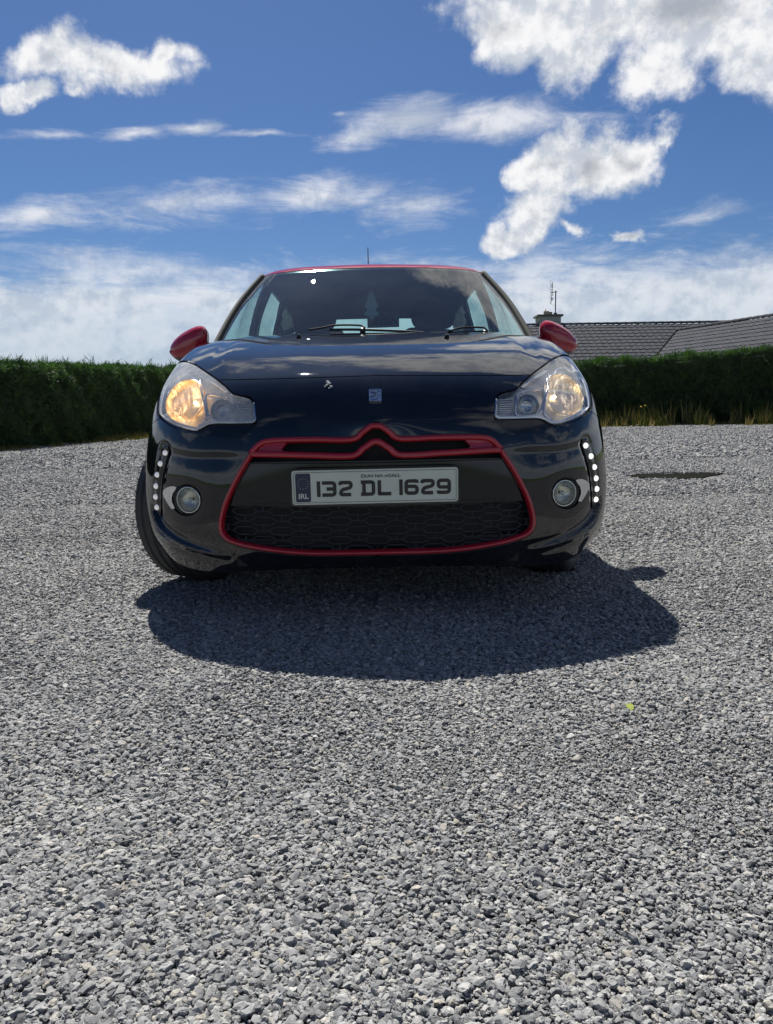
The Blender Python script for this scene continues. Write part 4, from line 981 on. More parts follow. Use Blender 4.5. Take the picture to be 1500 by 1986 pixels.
# wheels
def wheel(x0, y0, steer, sd_):
    wh = empty('wheel', (x0, y0, .306), steer, parent=car)
    prof = [(.215, -.085), (.235, -.098), (.268, -.104), (.290, -.098), (.300, -.088)]
    hs = [-.082, -.056, -.053, -.046, -.043, -.018, -.015, -.008, -.005, .018, .021, .028, .031, .053, .056, .063, .066, .082]
    deep = {2, 3, 6, 7, 10, 11, 14, 15}
    prof += [((.2995 if i in deep else .3080-.004*(abs(h)/.085)**3), h) for i, h in enumerate(hs)]
    prof += [(.300, .088), (.290, .098), (.268, .104), (.235, .098), (.215, .085), (.205, .080)]
    v, f = lathe(prof, 72, (0, 0, 0), Vector((1, 0, 0)), Vector((0, 0, 1))); o = obj('tyre', mesh('tyre', v, f, True), M['rubber'], wh)
    o.data.polygons.foreach_set('use_smooth', [abs(p_.normal.x) > .3 for p_ in o.data.polygons])
    k = []
    for i in range(72):
        for s_ in (-1, 1):
            rt = Matrix.Rotation(2*math.pi*i/72, 3, 'X'); a, b = box(0, 0, 0, .022, .0016, .004); k.append(([rt @ (q+Vector((s_*.083, 0, .3035))) for q in a], b))
    merged('tread_sipe', k, M['matt'], wh)['kind'] = 'stuff'
    v, f = lathe([(.205, -.09), (.213, -.085), (.205, -.07), (.195, .06), (.205, .085), (.213, .09), (.205, .092)], 48, (0, 0, 0), Vector((1, 0, 0)), Vector((0, 0, 1))); obj('rim', mesh('rim', v, f, True), M['alloy'], wh)
    for i in range(5):
        for s_ in (-.16, .16):
            rt = Matrix.Rotation(2*math.pi*i/5+s_, 3, 'X'); a, b = box(sd_*.062, 0, .12, .028, .026, .17); v = [rt @ Vector((q.x-sd_*.02*(1-q.z/.2), q.y*(.7+q.z*2), q.z)) for q in a]; obj('spoke', mesh('spoke', v, b), M['alloy'], wh)
    v, f = lathe([(.001, .07), (.035, .07), (.05, .05), (.05, .0)], 24, (0, 0, 0), Vector((sd_, 0, 0)), Vector((0, 0, 1))); obj('hub', mesh('hub', v, f, True), M['alloy'], wh)
    v, f = lathe([(.06, .02), (.14, .02), (.14, .0), (.06, .0)], 40, (0, 0, 0), Vector((sd_, 0, 0)), Vector((0, 0, 1))); obj('brake_disc', mesh('brake_disc', v, f), M['disc'], wh)
for sd_ in (1, -1): wheel(sd_*.735, .80, R(-24), sd_); wheel(sd_*.735, 3.265, 0, sd_)
# arch liners, floor and the dark mass under the bonnet
for yc in (.80, 3.265):
    for sd_ in (1, -1):
        a0, a1 = (R(-15), R(195))
        v, f = grid(lambda a, b: Vector((sd_*(.47+.37*b), yc+.357*math.cos(a0+(a1-a0)*a), .31+.357*math.sin(a0+(a1-a0)*a))), 26, 3); obj('arch_liner', mesh('arch_liner', v, f, True), M['matt'], car)
        v, f = slab([(yc+.357*math.cos(q), .31+.357*math.sin(q)) for q in np.linspace(a0, a1, 24)], 0, .01); v = [(sd_*(.47+q[1]), q[0], q[2]) for q in v]; obj('arch_inner', mesh('arch_inner', v, f), M['matt'], car)
merged('underbody', [box(0, .62, .235, .92, 1.10, .09), box(0, 2.02, .22, 1.50, 1.7, .09), box(0, 3.35, .26, .92, 1.0, .12)], M['matt'], car)
merged('engine_bay', [box(0, .70, .48, .90, .78, .40), box(0, 1.10, .60, 1.5, .04, .62)], M['matt'], car)
# interior
v, f = grid(lambda a, b: Vector(((a*2-1)*.71, 1.14+.20*(abs(a*2-1)**2.2)+b*(.62-.2*abs(a*2-1)**2.2), .955+.012*math.sin(b*math.pi)-.05*b*b+(.035*math.exp(-((a*1.42-.71+.36+.0*b)/.15)**2*9)*(b > .5)))), 30, 10); obj('dashboard', mesh('dashboard', v, f, True), M['dash'], car)
merged('cabin_floor', [box(0, 2.3, .32, 1.48, 2.3, .05), box(0, 3.45, .78, 1.2, .5, .04)], M['dash'], car)
def seat(x0, y0, w_, zt, name='seat'):
    s_o = empty(name, (x0, y0, .34), parent=car)
    def cush(a, b): q = a*2*math.pi; k = math.sin(b*math.pi)**.35; return Vector((w_/2*math.copysign(abs(math.cos(q))**.5, math.cos(q))*k, -.22+.26*math.copysign(abs(math.sin(q))**.5, math.sin(q))*k, .16-.11*math.cos(b*math.pi)))
    v, f = grid(cush, 24, 12, closeu=True); obj('seat_cushion', mesh('seat_cushion', v, f, True), M['seat'], s_o)
    hgt = zt-.34-.20
    def back(a, b): q = a*2*math.pi; k = math.sin(b*math.pi)**.3; z = .12+hgt*(1-math.cos(b*math.pi))/2; return Vector((w_/2*(1-.16*(z/hgt)**3)*math.copysign(abs(math.cos(q))**.5, math.cos(q))*k, .05+.22*z/hgt+.07*math.sin(q)*k, z))
    v, f = grid(back, 24, 18, closeu=True); obj('seat_back', mesh('seat_back', v, f, True), M['seat'], s_o)
    def head(a, b): q = a*2*math.pi; k = math.sin(b*math.pi)**.35; return Vector((.135*math.copysign(abs(math.cos(q))**.6, math.cos(q))*k, .29+.05*math.sin(q)*k, hgt+.20-.085*math.cos(b*math.pi)))
    v, f = grid(head, 20, 12, closeu=True); obj('headrest', mesh('headrest', v, f, True), M['seat'], s_o)
for x0 in (-.36, .36): seat(x0, 2.10, .50, 1.235)
for x0 in (-.34, .34): seat(x0, 2.95, .52, 1.16, 'rear_seat')
sw = empty('steering_wheel', (-.36, 1.70, .93), parent=car); sw.rotation_euler = (R(-62), 0, 0)
v, f = grid(lambda a, b: Vector(((.185+.014*math.cos(b*2*math.pi))*math.cos(a*2*math.pi), (.185+.014*math.cos(b*2*math.pi))*math.sin(a*2*math.pi), .014*math.sin(b*2*math.pi))), 40, 10, True, True); obj('steering_rim', mesh('steering_rim', v, f, True), M['satin'], sw)
v, f = join([lathe([(.001, .02), (.07, .018), (.075, 0)], 20, (0, 0, 0), Vector((0, 0, 1))), box(-.13, 0, 0, .12, .03, .012), box(.13, 0, 0, .12, .03, .012), box(0, -.13, 0, .03, .12, .012)]); obj('steering_boss', mesh('steering_boss', v, f), M['satin'], sw)
pm = at(722, 533, 1.80); imr = empty('interior_mirror', (0, 1.80, 1.335), parent=car)
v, f = slab(rrect(.22, .058, .02), -.012, .008); obj('mirror_body', mesh('mirror_body', v, f), M['matt'], imr); v, f = tube([(0, 0, .02), (0, -.01, .07)], .008, 6); obj('mirror_stem', mesh('mirror_stem', v, f), M['matt'], imr)
# things hanging behind the screen
ta = at(721, 600, 1.84); tree_out = [(0, 40), (5, 32), (3.5, 31), (8, 21), (6, 20), (12, 8), (13, 4), (8, 3), (9, -3), (14, -6), (14, -11), (4, -12), (4, -18), (-4, -18), (-4, -12), (-14, -11), (-14, -6), (-9, -3), (-8, 3), (-13, 4), (-12, 8), (-6, 20), (-8, 21), (-3.5, 31), (-5, 32)]
sc_ = (1.84+DIST)/F; v, f = slab([(x_*sc_, y_*sc_) for x_, y_ in tree_out][::-1], -.002, .002); v2, f2 = tube([(0, 0, 40*sc_), (0, -.01, .16)], .0015, 5); o = obj('air_freshener', mesh('air_freshener', *join([(v, f), (v2, f2)])), M['fresh'], None, ta)
tag(o, 'tree shaped card air freshener hanging behind the windscreen', 'air freshener')
sp_ = at(745, 622, 3.42); sgn = empty('sticker_sign', sp_); tag(sgn, 'grey card sign lettered LOW hanging in the rear window', 'sign')
k_ = (3.42+DIST)/F; obj('sign_card', mesh('sign_card', *slab([(-32*k_/2-.06, -13*k_), (32*k_*.9, -12*k_), (32*k_*.9, 14*k_), (-32*k_/2-.06, 15*k_)][::-1], 0, .006)), M['card'], sgn)
text('LOW', .075, (.02, -.002, -.01), M['dash'], sgn)

# ================================================================== HEDGES
m, t, out = newmat('hedge_foliage'); M['leaf'] = m
oi = t.node('ShaderNodeObjectInfo'); geo = t.node('ShaderNodeNewGeometry'); co = geo.outputs['Position']
c1 = t.ramp(t.math('ADD', t.math('MULTIPLY', oi.outputs['Random'], .42), t.math('MULTIPLY', t.noise(co, 2.2, 5, .65), .75)), [(0, (.038, .060, .050)), (.4, (.068, .104, .066)), (.75, (.13, .19, .075)), (1., (.28, .33, .12))])
df = t.node('ShaderNodeBsdfPrincipled', ins={'Base Color': c1, 'Roughness': .6, 'Specular IOR Level': .3}); tl = t.node('ShaderNodeBsdfTranslucent', ins={'Color': t.mix(1., c1, (1.9, 2.3, .9, 1), 'MULTIPLY')})
mxs = t.node('ShaderNodeMixShader'); mxs.inputs[0].default_value = .5; t.set(mxs.inputs[1], df.outputs[0]); t.set(mxs.inputs[2], tl.outputs[0]); t.set(out.inputs[0], mxs.outputs[0])
M['bark'] = pbr('hedge_core', (.012, .014, .009), .95, var=.4, vscale=3)
def sprig_variants(t, mat_):
    res = []
    for k in range(5):
        # a flat spray: central stem of narrow leaves, made from squashed cones
        jn = t.node('GeometryNodeJoinGeometry'); r_ = random.Random(k)
        for i in range(9):
            cn = t.node('GeometryNodeMeshCone'); cn.inputs['Vertices'].default_value = 3; cn.inputs['Radius Bottom'].default_value = .068; cn.inputs['Depth'].default_value = r_.uniform(.55, .95)
            tr = t.node('GeometryNodeTransform'); t.l.new(cn.outputs[0], tr.inputs[0]); u = i/8
            tr.inputs['Translation'].default_value = (r_.uniform(-.06, .06)+(.16+.1*u)*((-1)**i)*(i > 0), r_.uniform(-.12, .12), u*.9); tr.inputs['Rotation'].default_value = (r_.uniform(-.5, .5), ((-1)**i)*r_.uniform(.5, .95)*(i > 0), r_.uniform(0, 2)); tr.inputs['Scale'].default_value = (1, .45, 1)
            t.l.new(tr.outputs[0], jn.inputs[0])
        sm = t.node('GeometryNodeSetMaterial'); t.l.new(jn.outputs[0], sm.inputs[0]); sm.inputs['Material'].default_value = mat_; res.append(sm.outputs[0])
    return res
def hedge(path, widths, heights, label, dens, size, seed):
    """path: ground points of the near foot of the hedge"""
    r = np.random.default_rng(seed); he = tag(empty('hedge', (path[0][0], path[0][1], 0)), label, 'hedge', 'evergreen hedges round the yard'); o0 = np.array([path[0][0], path[0][1], 0])
    Q = cr([np.array(p_[:2]) for p_ in path], .25); T = np.gradient(Q, axis=0); T /= np.linalg.norm(T, axis=1)[:, None]; N_ = np.stack([-T[:, 1], T[:, 0]], 1)   # away from the yard
    n = len(Q); fr = np.linspace(0, 1, n); hh = np.interp(fr, np.linspace(0, 1, len(heights)), heights); wd = widths
    sec = [(0.22, 0), (.18, .35), (.16, .7), (.2, .9), (.3, .95), (wd*.5, .95), (wd-.16, .95), (wd, .85), (wd, 0)]
    v = []; 
    for i in range(n):
        for a, b in sec:
            bump = .03*math.sin(i*.9+b*3); p_ = Q[i]+N_[i]*(a+.08+(bump if 0 < b < 1 else 0)); v.append((p_[0]-o0[0], p_[1]-o0[1], (hh[i]-.10)*b+(.03*math.sin(i*.5) if b > .5 else 0)))
    m_ = len(sec); f = [(i*m_+k, i*m_+k+1, (i+1)*m_+k+1, (i+1)*m_+k) for i in range(n-1) for k in range(m_-1)]+[tuple(range(m_)), tuple(range((n-1)*m_, n*m_))[::-1]]
    obj('hedge_core', mesh('hedge_core', v, f), M['bark'], he)
    L_ = np.sqrt((np.diff(Q, axis=0)**2).sum(1)).sum(); N1 = int(L_*dens)
    u = r.uniform(0, n-1.001, N1); i = u.astype(int); fu = (u-i)[:, None]; base = Q[i]*(1-fu)+Q[i+1]*fu; nn_ = N_[i]; tt = T[i]; H_ = hh[i]
    face = r.random(N1) < .66; h = np.where(face, r.uniform(0, 1, N1)**.9, 1.); a = np.where(face, 0., r.uniform(0, wd, N1))
    lump = .06*np.sin(u*.55+h*5)+.05*np.sin(u*1.7+h*11)+.04*np.sin(u*4.1-h*17)+r.normal(0, .05, N1)
    out_ = np.where(face, lump+.06*h, a); z = np.where(face, H_*h*.98, H_+.05*np.sin(u*.8)+.04*np.sin(u*2.9)+r.normal(0, .03, N1)-.10)
    pos = np.concatenate([base-nn_*(-out_[:, None])*1., z[:, None]], 1); pos[:, :2] = base+nn_*np.where(face, lump, a)[:, None]; pos[:, :2] -= o0[:2]
    # sprays lean outwards and up on the face, straight up on the crown
    yaw = np.arctan2(-nn_[:, 0]*-1, -nn_[:, 1])+0; yaw = np.arctan2(nn_[:, 0], -nn_[:, 1])+r.normal(0, .9, N1)
    pitch = np.where(face, r.uniform(.35, 1.5, N1), r.normal(0, .38, N1))
    rots = np.stack([pitch, r.normal(0, .35, N1), yaw+0*face], 1)
    s = size*np.exp(r.normal(0, .3, N1))*np.where(r.random(N1) < np.where(face, .05, .10), 1.6, 1.); scl = np.stack([s, s, s*r.uniform(.8, 1.3, N1)], 1)
    fo = scatter('hedge_foliage', pos, scl, sprig_variants, M['leaf'], parent=he, rots=rots); return he, Q, N_
g = gnd
bp = [(-7.3, 3.5), tuple(g(0, 880)[:2]), tuple(g(150, 867)[:2]), tuple(g(285, 852)[:2]), (-4.7, 19.9)]
footL = bp; bp = [(x_-.68, y_+.1) for x_, y_ in bp]
_, QL, NL = hedge(bp, 1.1, [1.32, 1.40, 1.46, 1.55, 1.66, 1.72], 'long clipped dark green hedge running along the left side of the yard', 6400, .052, 11)
bp2 = [(-5.4, 17.75), (-1., 17.9), (2.6, 17.3), tuple(g(1165, 830)[:2]), tuple(g(1340, 828)[:2]), tuple(g(1500, 826)[:2]), (13.5, 15.6)]
foot = bp2; bp2 = [(x_*1.085, (y_+DIST)*1.085-DIST) for x_, y_ in bp2]
_, QR, NR_ = hedge(bp2, 1.2, [1.79, 1.69, 1.64, 1.68, 1.70, 1.80, 1.93, 2.01, 2.08], 'shaggy green hedge across the back of the yard below the tiled roof', 5600, .060, 12)

# grass verge, weeds and flowers at the foot of the hedges
m, t, out = newmat('verge_grass'); M['grass'] = m
oi = t.node('ShaderNodeObjectInfo'); c1 = t.ramp(oi.outputs['Random'], [(0, (.10, .14, .03)), (.4, (.20, .22, .06)), (.72, (.36, .31, .11)), (1., (.50, .42, .20))])
df = t.node('ShaderNodeBsdfDiffuse', ins={'Color': c1}); tl = t.node('ShaderNodeBsdfTranslucent', ins={'Color': c1}); mxs = t.node('ShaderNodeMixShader'); mxs.inputs[0].default_value = .5; t.set(mxs.inputs[1], df.outputs[0]); t.set(mxs.inputs[2], tl.outputs[0]); t.set(out.inputs[0], mxs.outputs[0])
def blade_variants(t, mat_):
    res = []
    for k in range(4):
        jn = t.node('GeometryNodeJoinGeometry'); r_ = random.Random(50+k)
        for i in range(5):
            cn = t.node('GeometryNodeMeshCone'); cn.inputs['Vertices'].default_value = 3; cn.inputs['Radius Bottom'].default_value = .055; cn.inputs['Depth'].default_value = r_.uniform(.6, 1.)
            tr = t.node('GeometryNodeTransform'); t.l.new(cn.outputs[0], tr.inputs[0]); tr.inputs['Translation'].default_value = (r_.uniform(-.25, .25), r_.uniform(-.25, .25), 0); tr.inputs['Rotation'].default_value = (r_.uniform(-.4, .4), r_.uniform(-.4, .4), 0); t.l.new(tr.outputs[0], jn.inputs[0])
        sm = t.node('GeometryNodeSetMaterial'); t.l.new(jn.outputs[0], sm.inputs[0]); sm.inputs['Material'].default_value = mat_; res.append(sm.outputs[0])
    return res
def verge(Q, N_, dens, u0, u1, wd, hfun, seed, deep=0.):
    r = np.random.default_rng(seed); n = len(Q); L_ = .25*n*(u1-u0); N1 = int(L_*dens); u = r.uniform(u0, u1, N1)*(n-1.001); i = u.astype(int)
    patchy = np.clip(.55+.5*np.sin(u*.31)+.35*np.sin(u*1.13+1), .05, 1); keep = r.random(N1) < patchy; u, i = u[keep], i[keep]; N1 = len(u)
    d = r.normal(0, wd, N1) if not deep else -r.uniform(-.1, 1, N1)**1.*deep-.12; p_ = Q[i]+(Q[np.minimum(i+1, n-1)]-Q[i])*(u-i)[:, None]-N_[i]*((np.abs(d)-.12)[:, None] if not deep else (d+.12)[:, None])
    h = hfun(u/(n-1), r.random(N1))*(np.exp(-(np.abs(d)/wd)**2*.5) if not deep else .45+.9*np.clip(-d/deep, 0, 1)); pos = np.stack([p_[:, 0], p_[:, 1], np.zeros(N1)], 1)
    return pos, np.stack([h*.8, h*.8, h], 1), np.stack([r.normal(0, .2, N1), r.normal(0, .2, N1), r.uniform(0, 6.28, N1)], 1)
QF = cr([np.array(p_[:2]) for p_ in footL], .25); TF = np.gradient(QF, axis=0); TF /= np.linalg.norm(TF, axis=1)[:, None]; NF = np.stack([-TF[:, 1], TF[:, 0]], 1)
a = verge(QF, NF, 700, .25, 1., .16, lambda u, q: .035+.08*q**3+.05*(u > .62), 21, .55); QF = cr([np.array(p_[:2]) for p_ in foot], .25); TF = np.gradient(QF, axis=0); TF /= np.linalg.norm(TF, axis=1)[:, None]; NF = np.stack([-TF[:, 1], TF[:, 0]], 1)
b = verge(QF, NF, 3600, .0, 1., .30, lambda u, q: .06+.10*q**2+.40*(q > .982), 22, 1.6)
vg = scatter('verge_grass', *[np.concatenate([x_, y_]) for x_, y_ in ((a[0], b[0]), (a[1], b[1]))], blade_variants, M['grass'], rots=np.concatenate([a[2], b[2]]))
tag(vg, 'yellowing grass and weeds along the foot of the hedges', 'grass')
M['petal'] = pbr('yellow_petals', (.75, .55, .02), .6); M['white_petal'] = pbr('white_petals', (.72, .72, .68), .6); M['stalk'] = pbr('green_stalk', (.10, .16, .04), .7); m, t, out = newmat('yellow_green_leaf'); M['lime'] = m
df = t.node('ShaderNodeBsdfDiffuse', ins={'Color': (.78, .84, .26, 1)}); tl = t.node('ShaderNodeBsdfTranslucent', ins={'Color': (.80, .88, .26, 1)}); mxs = t.node('ShaderNodeMixShader'); mxs.inputs[0].default_value = .5; t.set(mxs.inputs[1], df.outputs[0]); t.set(mxs.inputs[2], tl.outputs[0]); t.set(out.inputs[0], mxs.outputs[0])
def flower(x_, y_, z_, rr, mat_, label, cat, group):
    fl = tag(empty('flower', (x_, y_, 0)), label, cat, group)
    v, f = tube([(0, 0, 0), (.01, 0, z_*.5), (.0, 0, z_)], .004, 5); obj('stalk', mesh('stalk', v, f), M['stalk'], fl)
    parts = [];
    for k in range(10):
        a = k*.628; c, s_ = math.cos(a), math.sin(a); parts.append(([(c*.1*rr-s_*.25*rr, s_*.1*rr+c*.25*rr, z_), (c*rr-s_*.22*rr, s_*rr+c*.22*rr, z_+.3*rr), (c*rr+s_*.22*rr, s_*rr-c*.22*rr, z_+.3*rr), (c*.1*rr+s_*.25*rr, s_*.1*rr-c*.25*rr, z_)], [(0, 1, 2, 3)]))
    merged('petals', parts+[ball((0, 0, z_+.1*rr), .4*rr, 6)], mat_, fl)
for px_, py_, lab in ((1242, 789, 'left of the two tall yellow dandelion flowers by the back hedge'), (1250, 787, 'right of the two tall yellow dandelion flowers by the back hedge')):
    q = gnd(px_, 834); k_ = at(px_, py_, q.y); flower(q.x, q.y, k_.z, .035, M['petal'], lab, 'flower', 'yellow flowers by the hedge')
for i, (px_, py_) in enumerate([(1213, 823), (1221, 822), (1236, 824), (1262, 823), (1268, 821), (1282, 818), (1292, 816), (1277, 820), (1225, 827), (1234, 828), (1265, 826)]):
    q = gnd(px_, py_+5.5); flower(q.x, q.y, .075, .026, M['white_petal'], ('small white daisy in the left cluster below the yellow flowers, back hedge verge' if px_ < 1245 else 'small white daisy in the cluster right of the yellow flowers, back hedge verge'), 'flower', 'white daisies in the verge')
for px_, py_ in ((247, 852), (259, 856), (282, 852), (76, 874), (119, 878)):
    q = gnd(px_, py_+4); flower(q.x, q.y, .05, .022, M['white_petal'], 'small white daisy at the foot of the left hedge', 'flower', 'white daisies by the left hedge')
q = gnd(1222, 1382); lf = [(-.010, .002), (-.008, .008), (-.002, .006), (.001, .0085), (.008, .007), (.0105, .001), (.008, -.006), (.001, -.0095), (-.006, -.007)]
v = [(x_*.85, z_*.85, .014+z_*.6) for x_, z_ in lf]; v += [(a+.0003, b+.0006, c+.0004) for a, b, c in v]; n = len(lf)
o = obj('fallen_leaf', mesh('fallen_leaf', v, [tuple(range(n)), tuple(range(n, 2*n))[::-1]]+[(i, (i+1) % n, (i+1) % n+n, i+n) for i in range(n)]), M['lime'], None, q); tag(o, 'small bright yellow green leaf lying on the gravel in front of the car', 'leaf')
# puddle
m, t, out = newmat('puddle_water'); M['water'] = m
p = t.node('ShaderNodeBsdfPrincipled', ins={'Base Color': (.030, .030, .026, 1), 'Roughness': .06, 'IOR': 1.33}); t.set(out.inputs[0], p.outputs[0])
c = gnd(1318, 923.5); e0, e1 = gnd(1238, 930), gnd(1400, 919); nrp = 60
pv = [(c.x, c.y, .012)]+[(c.x+(.44+.05*math.sin(3*a+1)+.03*math.sin(7*a))*math.cos(a)*(1.1 if math.cos(a) < 0 else .92), c.y+(.31+.05*math.sin(2*a)+.03*math.sin(5*a+2))*math.sin(a)-.10*math.cos(a)*-1, .012) for a in np.linspace(0, 2*math.pi, nrp+1)[:-1]]
tag(obj('puddle', mesh('puddle', pv, [(0, i+1, (i+1) % nrp+1) for i in range(nrp)]), M['water']), kind='structure')

# ================================================================== BUNGALOW
m, t, out = newmat('roof_tile'); M['tile'] = m
oi = t.node('ShaderNodeObjectInfo'); geo = t.node('ShaderNodeNewGeometry'); co = geo.outputs['Position']
c1 = t.mix(t.math('ADD', t.math('MULTIPLY', t.noise(co, 1.1, 6, .7), .7), t.math('MULTIPLY', oi.outputs['Random'], .3)), (.026, .029, .037, 1), (.056, .060, .073, 1)); c1 = t.mix(t.mr(t.noise(co, 9., 5, .7), .56, .72, 0., .5), c1, (.22, .21, .19, 1))
p = t.node('ShaderNodeBsdfPrincipled', ins={'Base Color': c1, 'Roughness': .85, 'Specular IOR Level': .12}); t.set(out.inputs[0], p.outputs[0])
M['render'] = pbr('rendered_wall', (.55, .53, .48), .9, var=.08, bump=.3, bscale=80); M['chim'] = pbr('chimney_render', (.42, .40, .37), .9, var=.18, vscale=6, bump=.3, bscale=60); M['cap'] = pbr('concrete_cap', (.14, .14, .13), .9, var=.3); M['pot'] = pbr('clay_pot', (.34, .27, .22), .8, var=.2); M['metal'] = pbr('galvanised_mast', (.10, .10, .11), .5, .6); M['darkslate'] = pbr('roof_underlay', (.012, .012, .014), .95, spec=0.)
house = tag(empty('bungalow', (13, 38, 0)), 'bungalow with dark tiled roof and rendered chimney standing behind the back hedge', 'house'); HO = Vector((13, 38, 0))
ZR, SL, YR = 4.35, .51, 36.; X0, X1 = 7.4, 27.
def hpart(name, vf, mat_, smooth=False): v, f = vf; return obj(name, mesh(name, [Vector(q)-HO for q in v], f, smooth), mat_, house)
ZW = 3.938; W0 = Vector((14.551, 35.192, ZW)); WD = Vector((1.554, -6.150, 0)).normalized(); WL = Vector((WD.y, -WD.x, 0))     # left hand side of the wing
if WL.x > 0: WL = -WL
hpart('roof_deck', ([(X0, YR, ZR-.05), (X1, YR, ZR-.05), (X1, YR-4.6, ZR-.05-4.6*SL), (X0, YR-4.6, ZR-.05-4.6*SL), (X1, YR+4.6, ZR-.05-4.6*SL), (X0, YR+4.6, ZR-.05-4.6*SL)], [(3, 2, 1, 0), (0, 1, 4, 5)]), M['darkslate'])
SW = .535; WLEN = 10.5
def wp(a, d, up=0.): q = W0+WD*a+WL*d; return Vector((q.x, q.y, ZW-abs(d)*SW+up))
hpart('wing_deck', ([wp(0, 0, -.05), wp(WLEN, 0, -.05), wp(WLEN, 4.2, -.05), wp(-2.2, 4.2, -.05), wp(WLEN, -4.2, -.05), wp(-2.2, -4.2, -.05)], [(0, 3, 2, 1), (0, 1, 4, 5)]), M['darkslate'])
hpart('wall', join([box(17.2, 36, 1.0, 18.8, 8.2, 2.3), ]), M['render']); 
c0 = wp(WLEN/2, 0); rot = Matrix.Rotation(math.atan2(WD.y, WD.x), 3, 'Z'); hpart('wing_wall', box(c0.x, c0.y, .85, WLEN-.4, 7.4, 1.8, rot), M['render'])
# a pantile: double roll, stepped front edge
def tile_mesh(tw, tl, slope):
    cols = 9; v = []; f = []
    for j in range(2):
        for i in range(cols):
            a = i/(cols-1); z = .024*max(0, math.sin(a*2*math.pi*1.0))**1.2; v.append((a*tw, -j*tl, -j*tl*slope+z+(.026 if j else 0)))
    for i in range(cols): x, y, z = v[cols+i]; v.append((x, y-.002, z-.045))
    for j in range(2):
        for i in range(cols-1): f.append((j*cols+i, (j+1)*cols+i, (j+1)*cols+i+1, j*cols+i+1))
    return v, f
TW, TLn = .30, .335
tv, tf = tile_mesh(TW*1.01, TLn, SL); tme = mesh('roof_tile', tv, tf, False); tme.materials.append(M['tile'])
tv2, tf2 = tile_mesh(TW*1.01, TLn, SW); tme2 = mesh('roof_tile', tv2, tf2, False); tme2.materials.append(M['tile'])
cand = []
for i in range(int((X1-X0)/TW)):
    for j in range(13):
        x = X0+i*TW; y = YR-.10-j*TLn; z = ZR-(YR-y)*SL+.01
        q = Vector((x+.15, y, 0))-W0; a = q.dot(WD); d = q.dot(WL)
        if a > -5 and z < ZW-abs(d)*SW-.02 and a > -3: continue
        cand.append((Vector((x, y, z)), 0))
rw = math.atan2(-WL.x*-1, WL.y)
RWm = Matrix(((WD.x, -WL.x, 0), (WD.y, -WL.y, 0), (0, 0, 1)))     # local x along the ridge, -y down the slope
for i in range(-14, int(WLEN/TW)):
    for j in range(13):
        a = i*TW; d = .10+j*TLn; q = W0+WD*(a+.15)+WL*d; z = ZW-d*SW+.01
        if z < ZR-(YR-q.y)*SL-.02 or q.y > YR-.1: continue
        q = W0+WD*a+WL*d; cand.append((Vector((q.x, q.y, z)), 1))
def seen(q):
    a = q.x/(q.y+DIST); b = (q.z-CAMH)/(q.y+DIST)
    return (.21 < a < .53) and b > .052
vis = [c_ for c_ in cand if seen(c_[0])]; vis.sort(key=lambda c_: (c_[0]-Vector((0, -DIST, 0))).length); first = vis[:300]; ids = {id(c_) for c_ in first}
for q, k in first:
    o = bpy.data.objects.new('roof_tile', tme2 if k else tme); COL.objects.link(o); o.parent = house
    jit = Vector((random.uniform(-.006, .006), random.uniform(-.006, .006), random.uniform(0, .007)))
    mw = Matrix.Translation(q-HO+jit)
    if k: mw = mw @ RWm.to_4x4()
    o.matrix_local = mw
rest = []
for c_ in cand:
    if id(c_) in ids: continue
    q, k = c_; base_ = tv2 if k else tv; fs = tf2 if k else tf; dz_ = random.uniform(0, .007)
    rest.append(([((RWm @ Vector(p_)) if k else Vector(p_))+q+Vector((0, 0, dz_)) for p_ in base_], fs))
o = hpart('roof_tiling', join(rest), M['tile']); o['kind'] = 'stuff'
for i in range(34):
    a = X0+i*.45
    v, f = grid(lambda u, w_: Vector((a+.455*u, YR+.13*math.cos(math.pi*w_), ZR+.0+.10*math.sin(math.pi*w_)+.012*(u > .5))), 2, 7); hpart('ridge_tile', (v, f), M['tile'])
for i in range(22):
    a = i*.45
    def rt_(u, w_): q = wp(a+.455*u, .13*math.cos(math.pi*w_)); q.z = ZW+.10*math.sin(math.pi*w_)+.012*(u > .5); return q
    hpart('ridge_tile', grid(rt_, 2, 7), M['tile'])
vl = [(W0+Vector((0, 0, .02)))+(Vector((13.105, 33.211, 2.928))-W0)*k for k in (0, 1.35)]; hpart('valley_gutter', tube(vl, .055, 6), M['darkslate'])
chim = hpart('chimney', join([box(8.56, 36.3, 4.2, 1.05, .95, 1.12)]), M['chim'])
def cpart(name, vf, mat_, smooth=False): v, f = vf; return obj(name, mesh(name, [Vector(q)-HO for q in v], f, smooth), mat_, chim)
cpart('chimney_course', box(8.56, 36.3, 4.50, 1.07, .97, .02), M['cap']); cpart('chimney_cap', box(8.56, 36.3, 4.80, 1.25, 1.12, .09), M['cap']); 
cpart('chimney_pot', lathe([(.001, .2), (.12, .2), (.14, .19), (.13, .0)], 16, (8.45, 36.2, 4.845), Vector((0, 0, 1))), M['pot']); cpart('chimney_pot', lathe([(.001, .17), (.09, .17), (.11, .0)], 12, (8.68, 36.35, 4.845), Vector((0, 0, 1))), M['pot']); cpart('pot_finial', tube([(8.42, 36.2, 5.03), (8.40, 36.2, 5.17)], [.03, .008], 5), M['pot'])
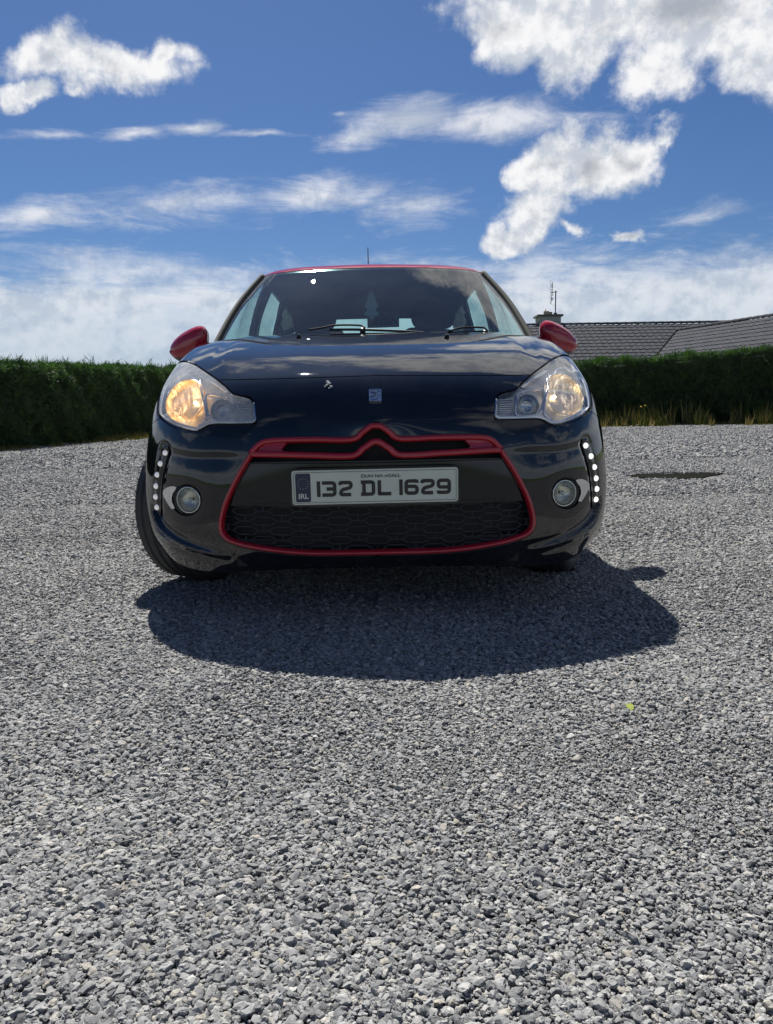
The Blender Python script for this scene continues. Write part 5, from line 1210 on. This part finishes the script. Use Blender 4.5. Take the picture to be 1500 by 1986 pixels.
ma = at(1077.5, 612, 36.2); mt = at(1077.5, 563.5, 36.2)
aer = tag(empty('tv_aerial', ma), 'television aerial on a mast beside the chimney of the bungalow', 'aerial')
def apart(name, vf, mat_=M['metal']): v, f = vf; return obj(name, mesh(name, [Vector(q)-ma for q in v], f), mat_, aer)
apart('mast', tube([(ma.x, ma.y, ma.z-.05), (ma.x, ma.y, mt.z)], .028, 8)); apart('mast_bracket', box(ma.x, ma.y, ma.z+.05, .14, .14, .16))
by = at(1070.5, 566.5, 36.2); apart('cross_arm', tube([(ma.x+.08, ma.y, by.z), (by.x-.04, ma.y, by.z)], .018, 6)); yt, yb = at(1072.5, 546, 36.2), at(1072.5, 588, 36.2)
apart('boom', tube([(yt.x, ma.y, yt.z), (yb.x-.02, ma.y+.3, yb.z)], .012, 6)); apart('stay', tube([(yb.x-.02, ma.y+.3, yb.z), (ma.x, ma.y, yb.z-.15)], .006, 5))
for py_ in (552, 556, 562, 567.5, 572, 578.5, 581.5):
    q = at(1071.5, py_, 36.2); wd_ = .10 if py_ in (556, 567.5, 578.5) else .06
    apart('element', join([tube([(q.x-wd_, ma.y-.2, q.z), (q.x+wd_, ma.y+.2, q.z)], .014, 5), ball((q.x-.01, ma.y, q.z), .035, 6)]))
apart('reflector', join([tube([(yt.x-.12+k*.03, ma.y, yt.z+.05), (yb.x-.14+k*.03, ma.y, yb.z-.05)], .004, 4) for k in range(2)]))

# bird dropping on the nose
drop = []
for px_, py_, r_ in ((636, 741, .0055), (639, 744, .006), (634, 747, .004), (643, 750, .0045), (631, 750, .0028), (639, 753, .003)):
    a_, b_ = ab(px_, py_); P_, N_ = on([inv(a_, b_)], .001, -1); drop.append(ball(P_[0], r_, 8, (1, .6, .8)))
dc_ = Vector(drop[0][0][0]); v, f = join(drop)
tag(obj('bird_dropping', mesh('bird_dropping', [Vector(q)-dc_ for q in v], f, True), pbr('dropping', (.62, .62, .60), .6, var=.3, vscale=300), None, dc_), 'small white bird dropping on the black nose of the car left of the badge', 'bird dropping')
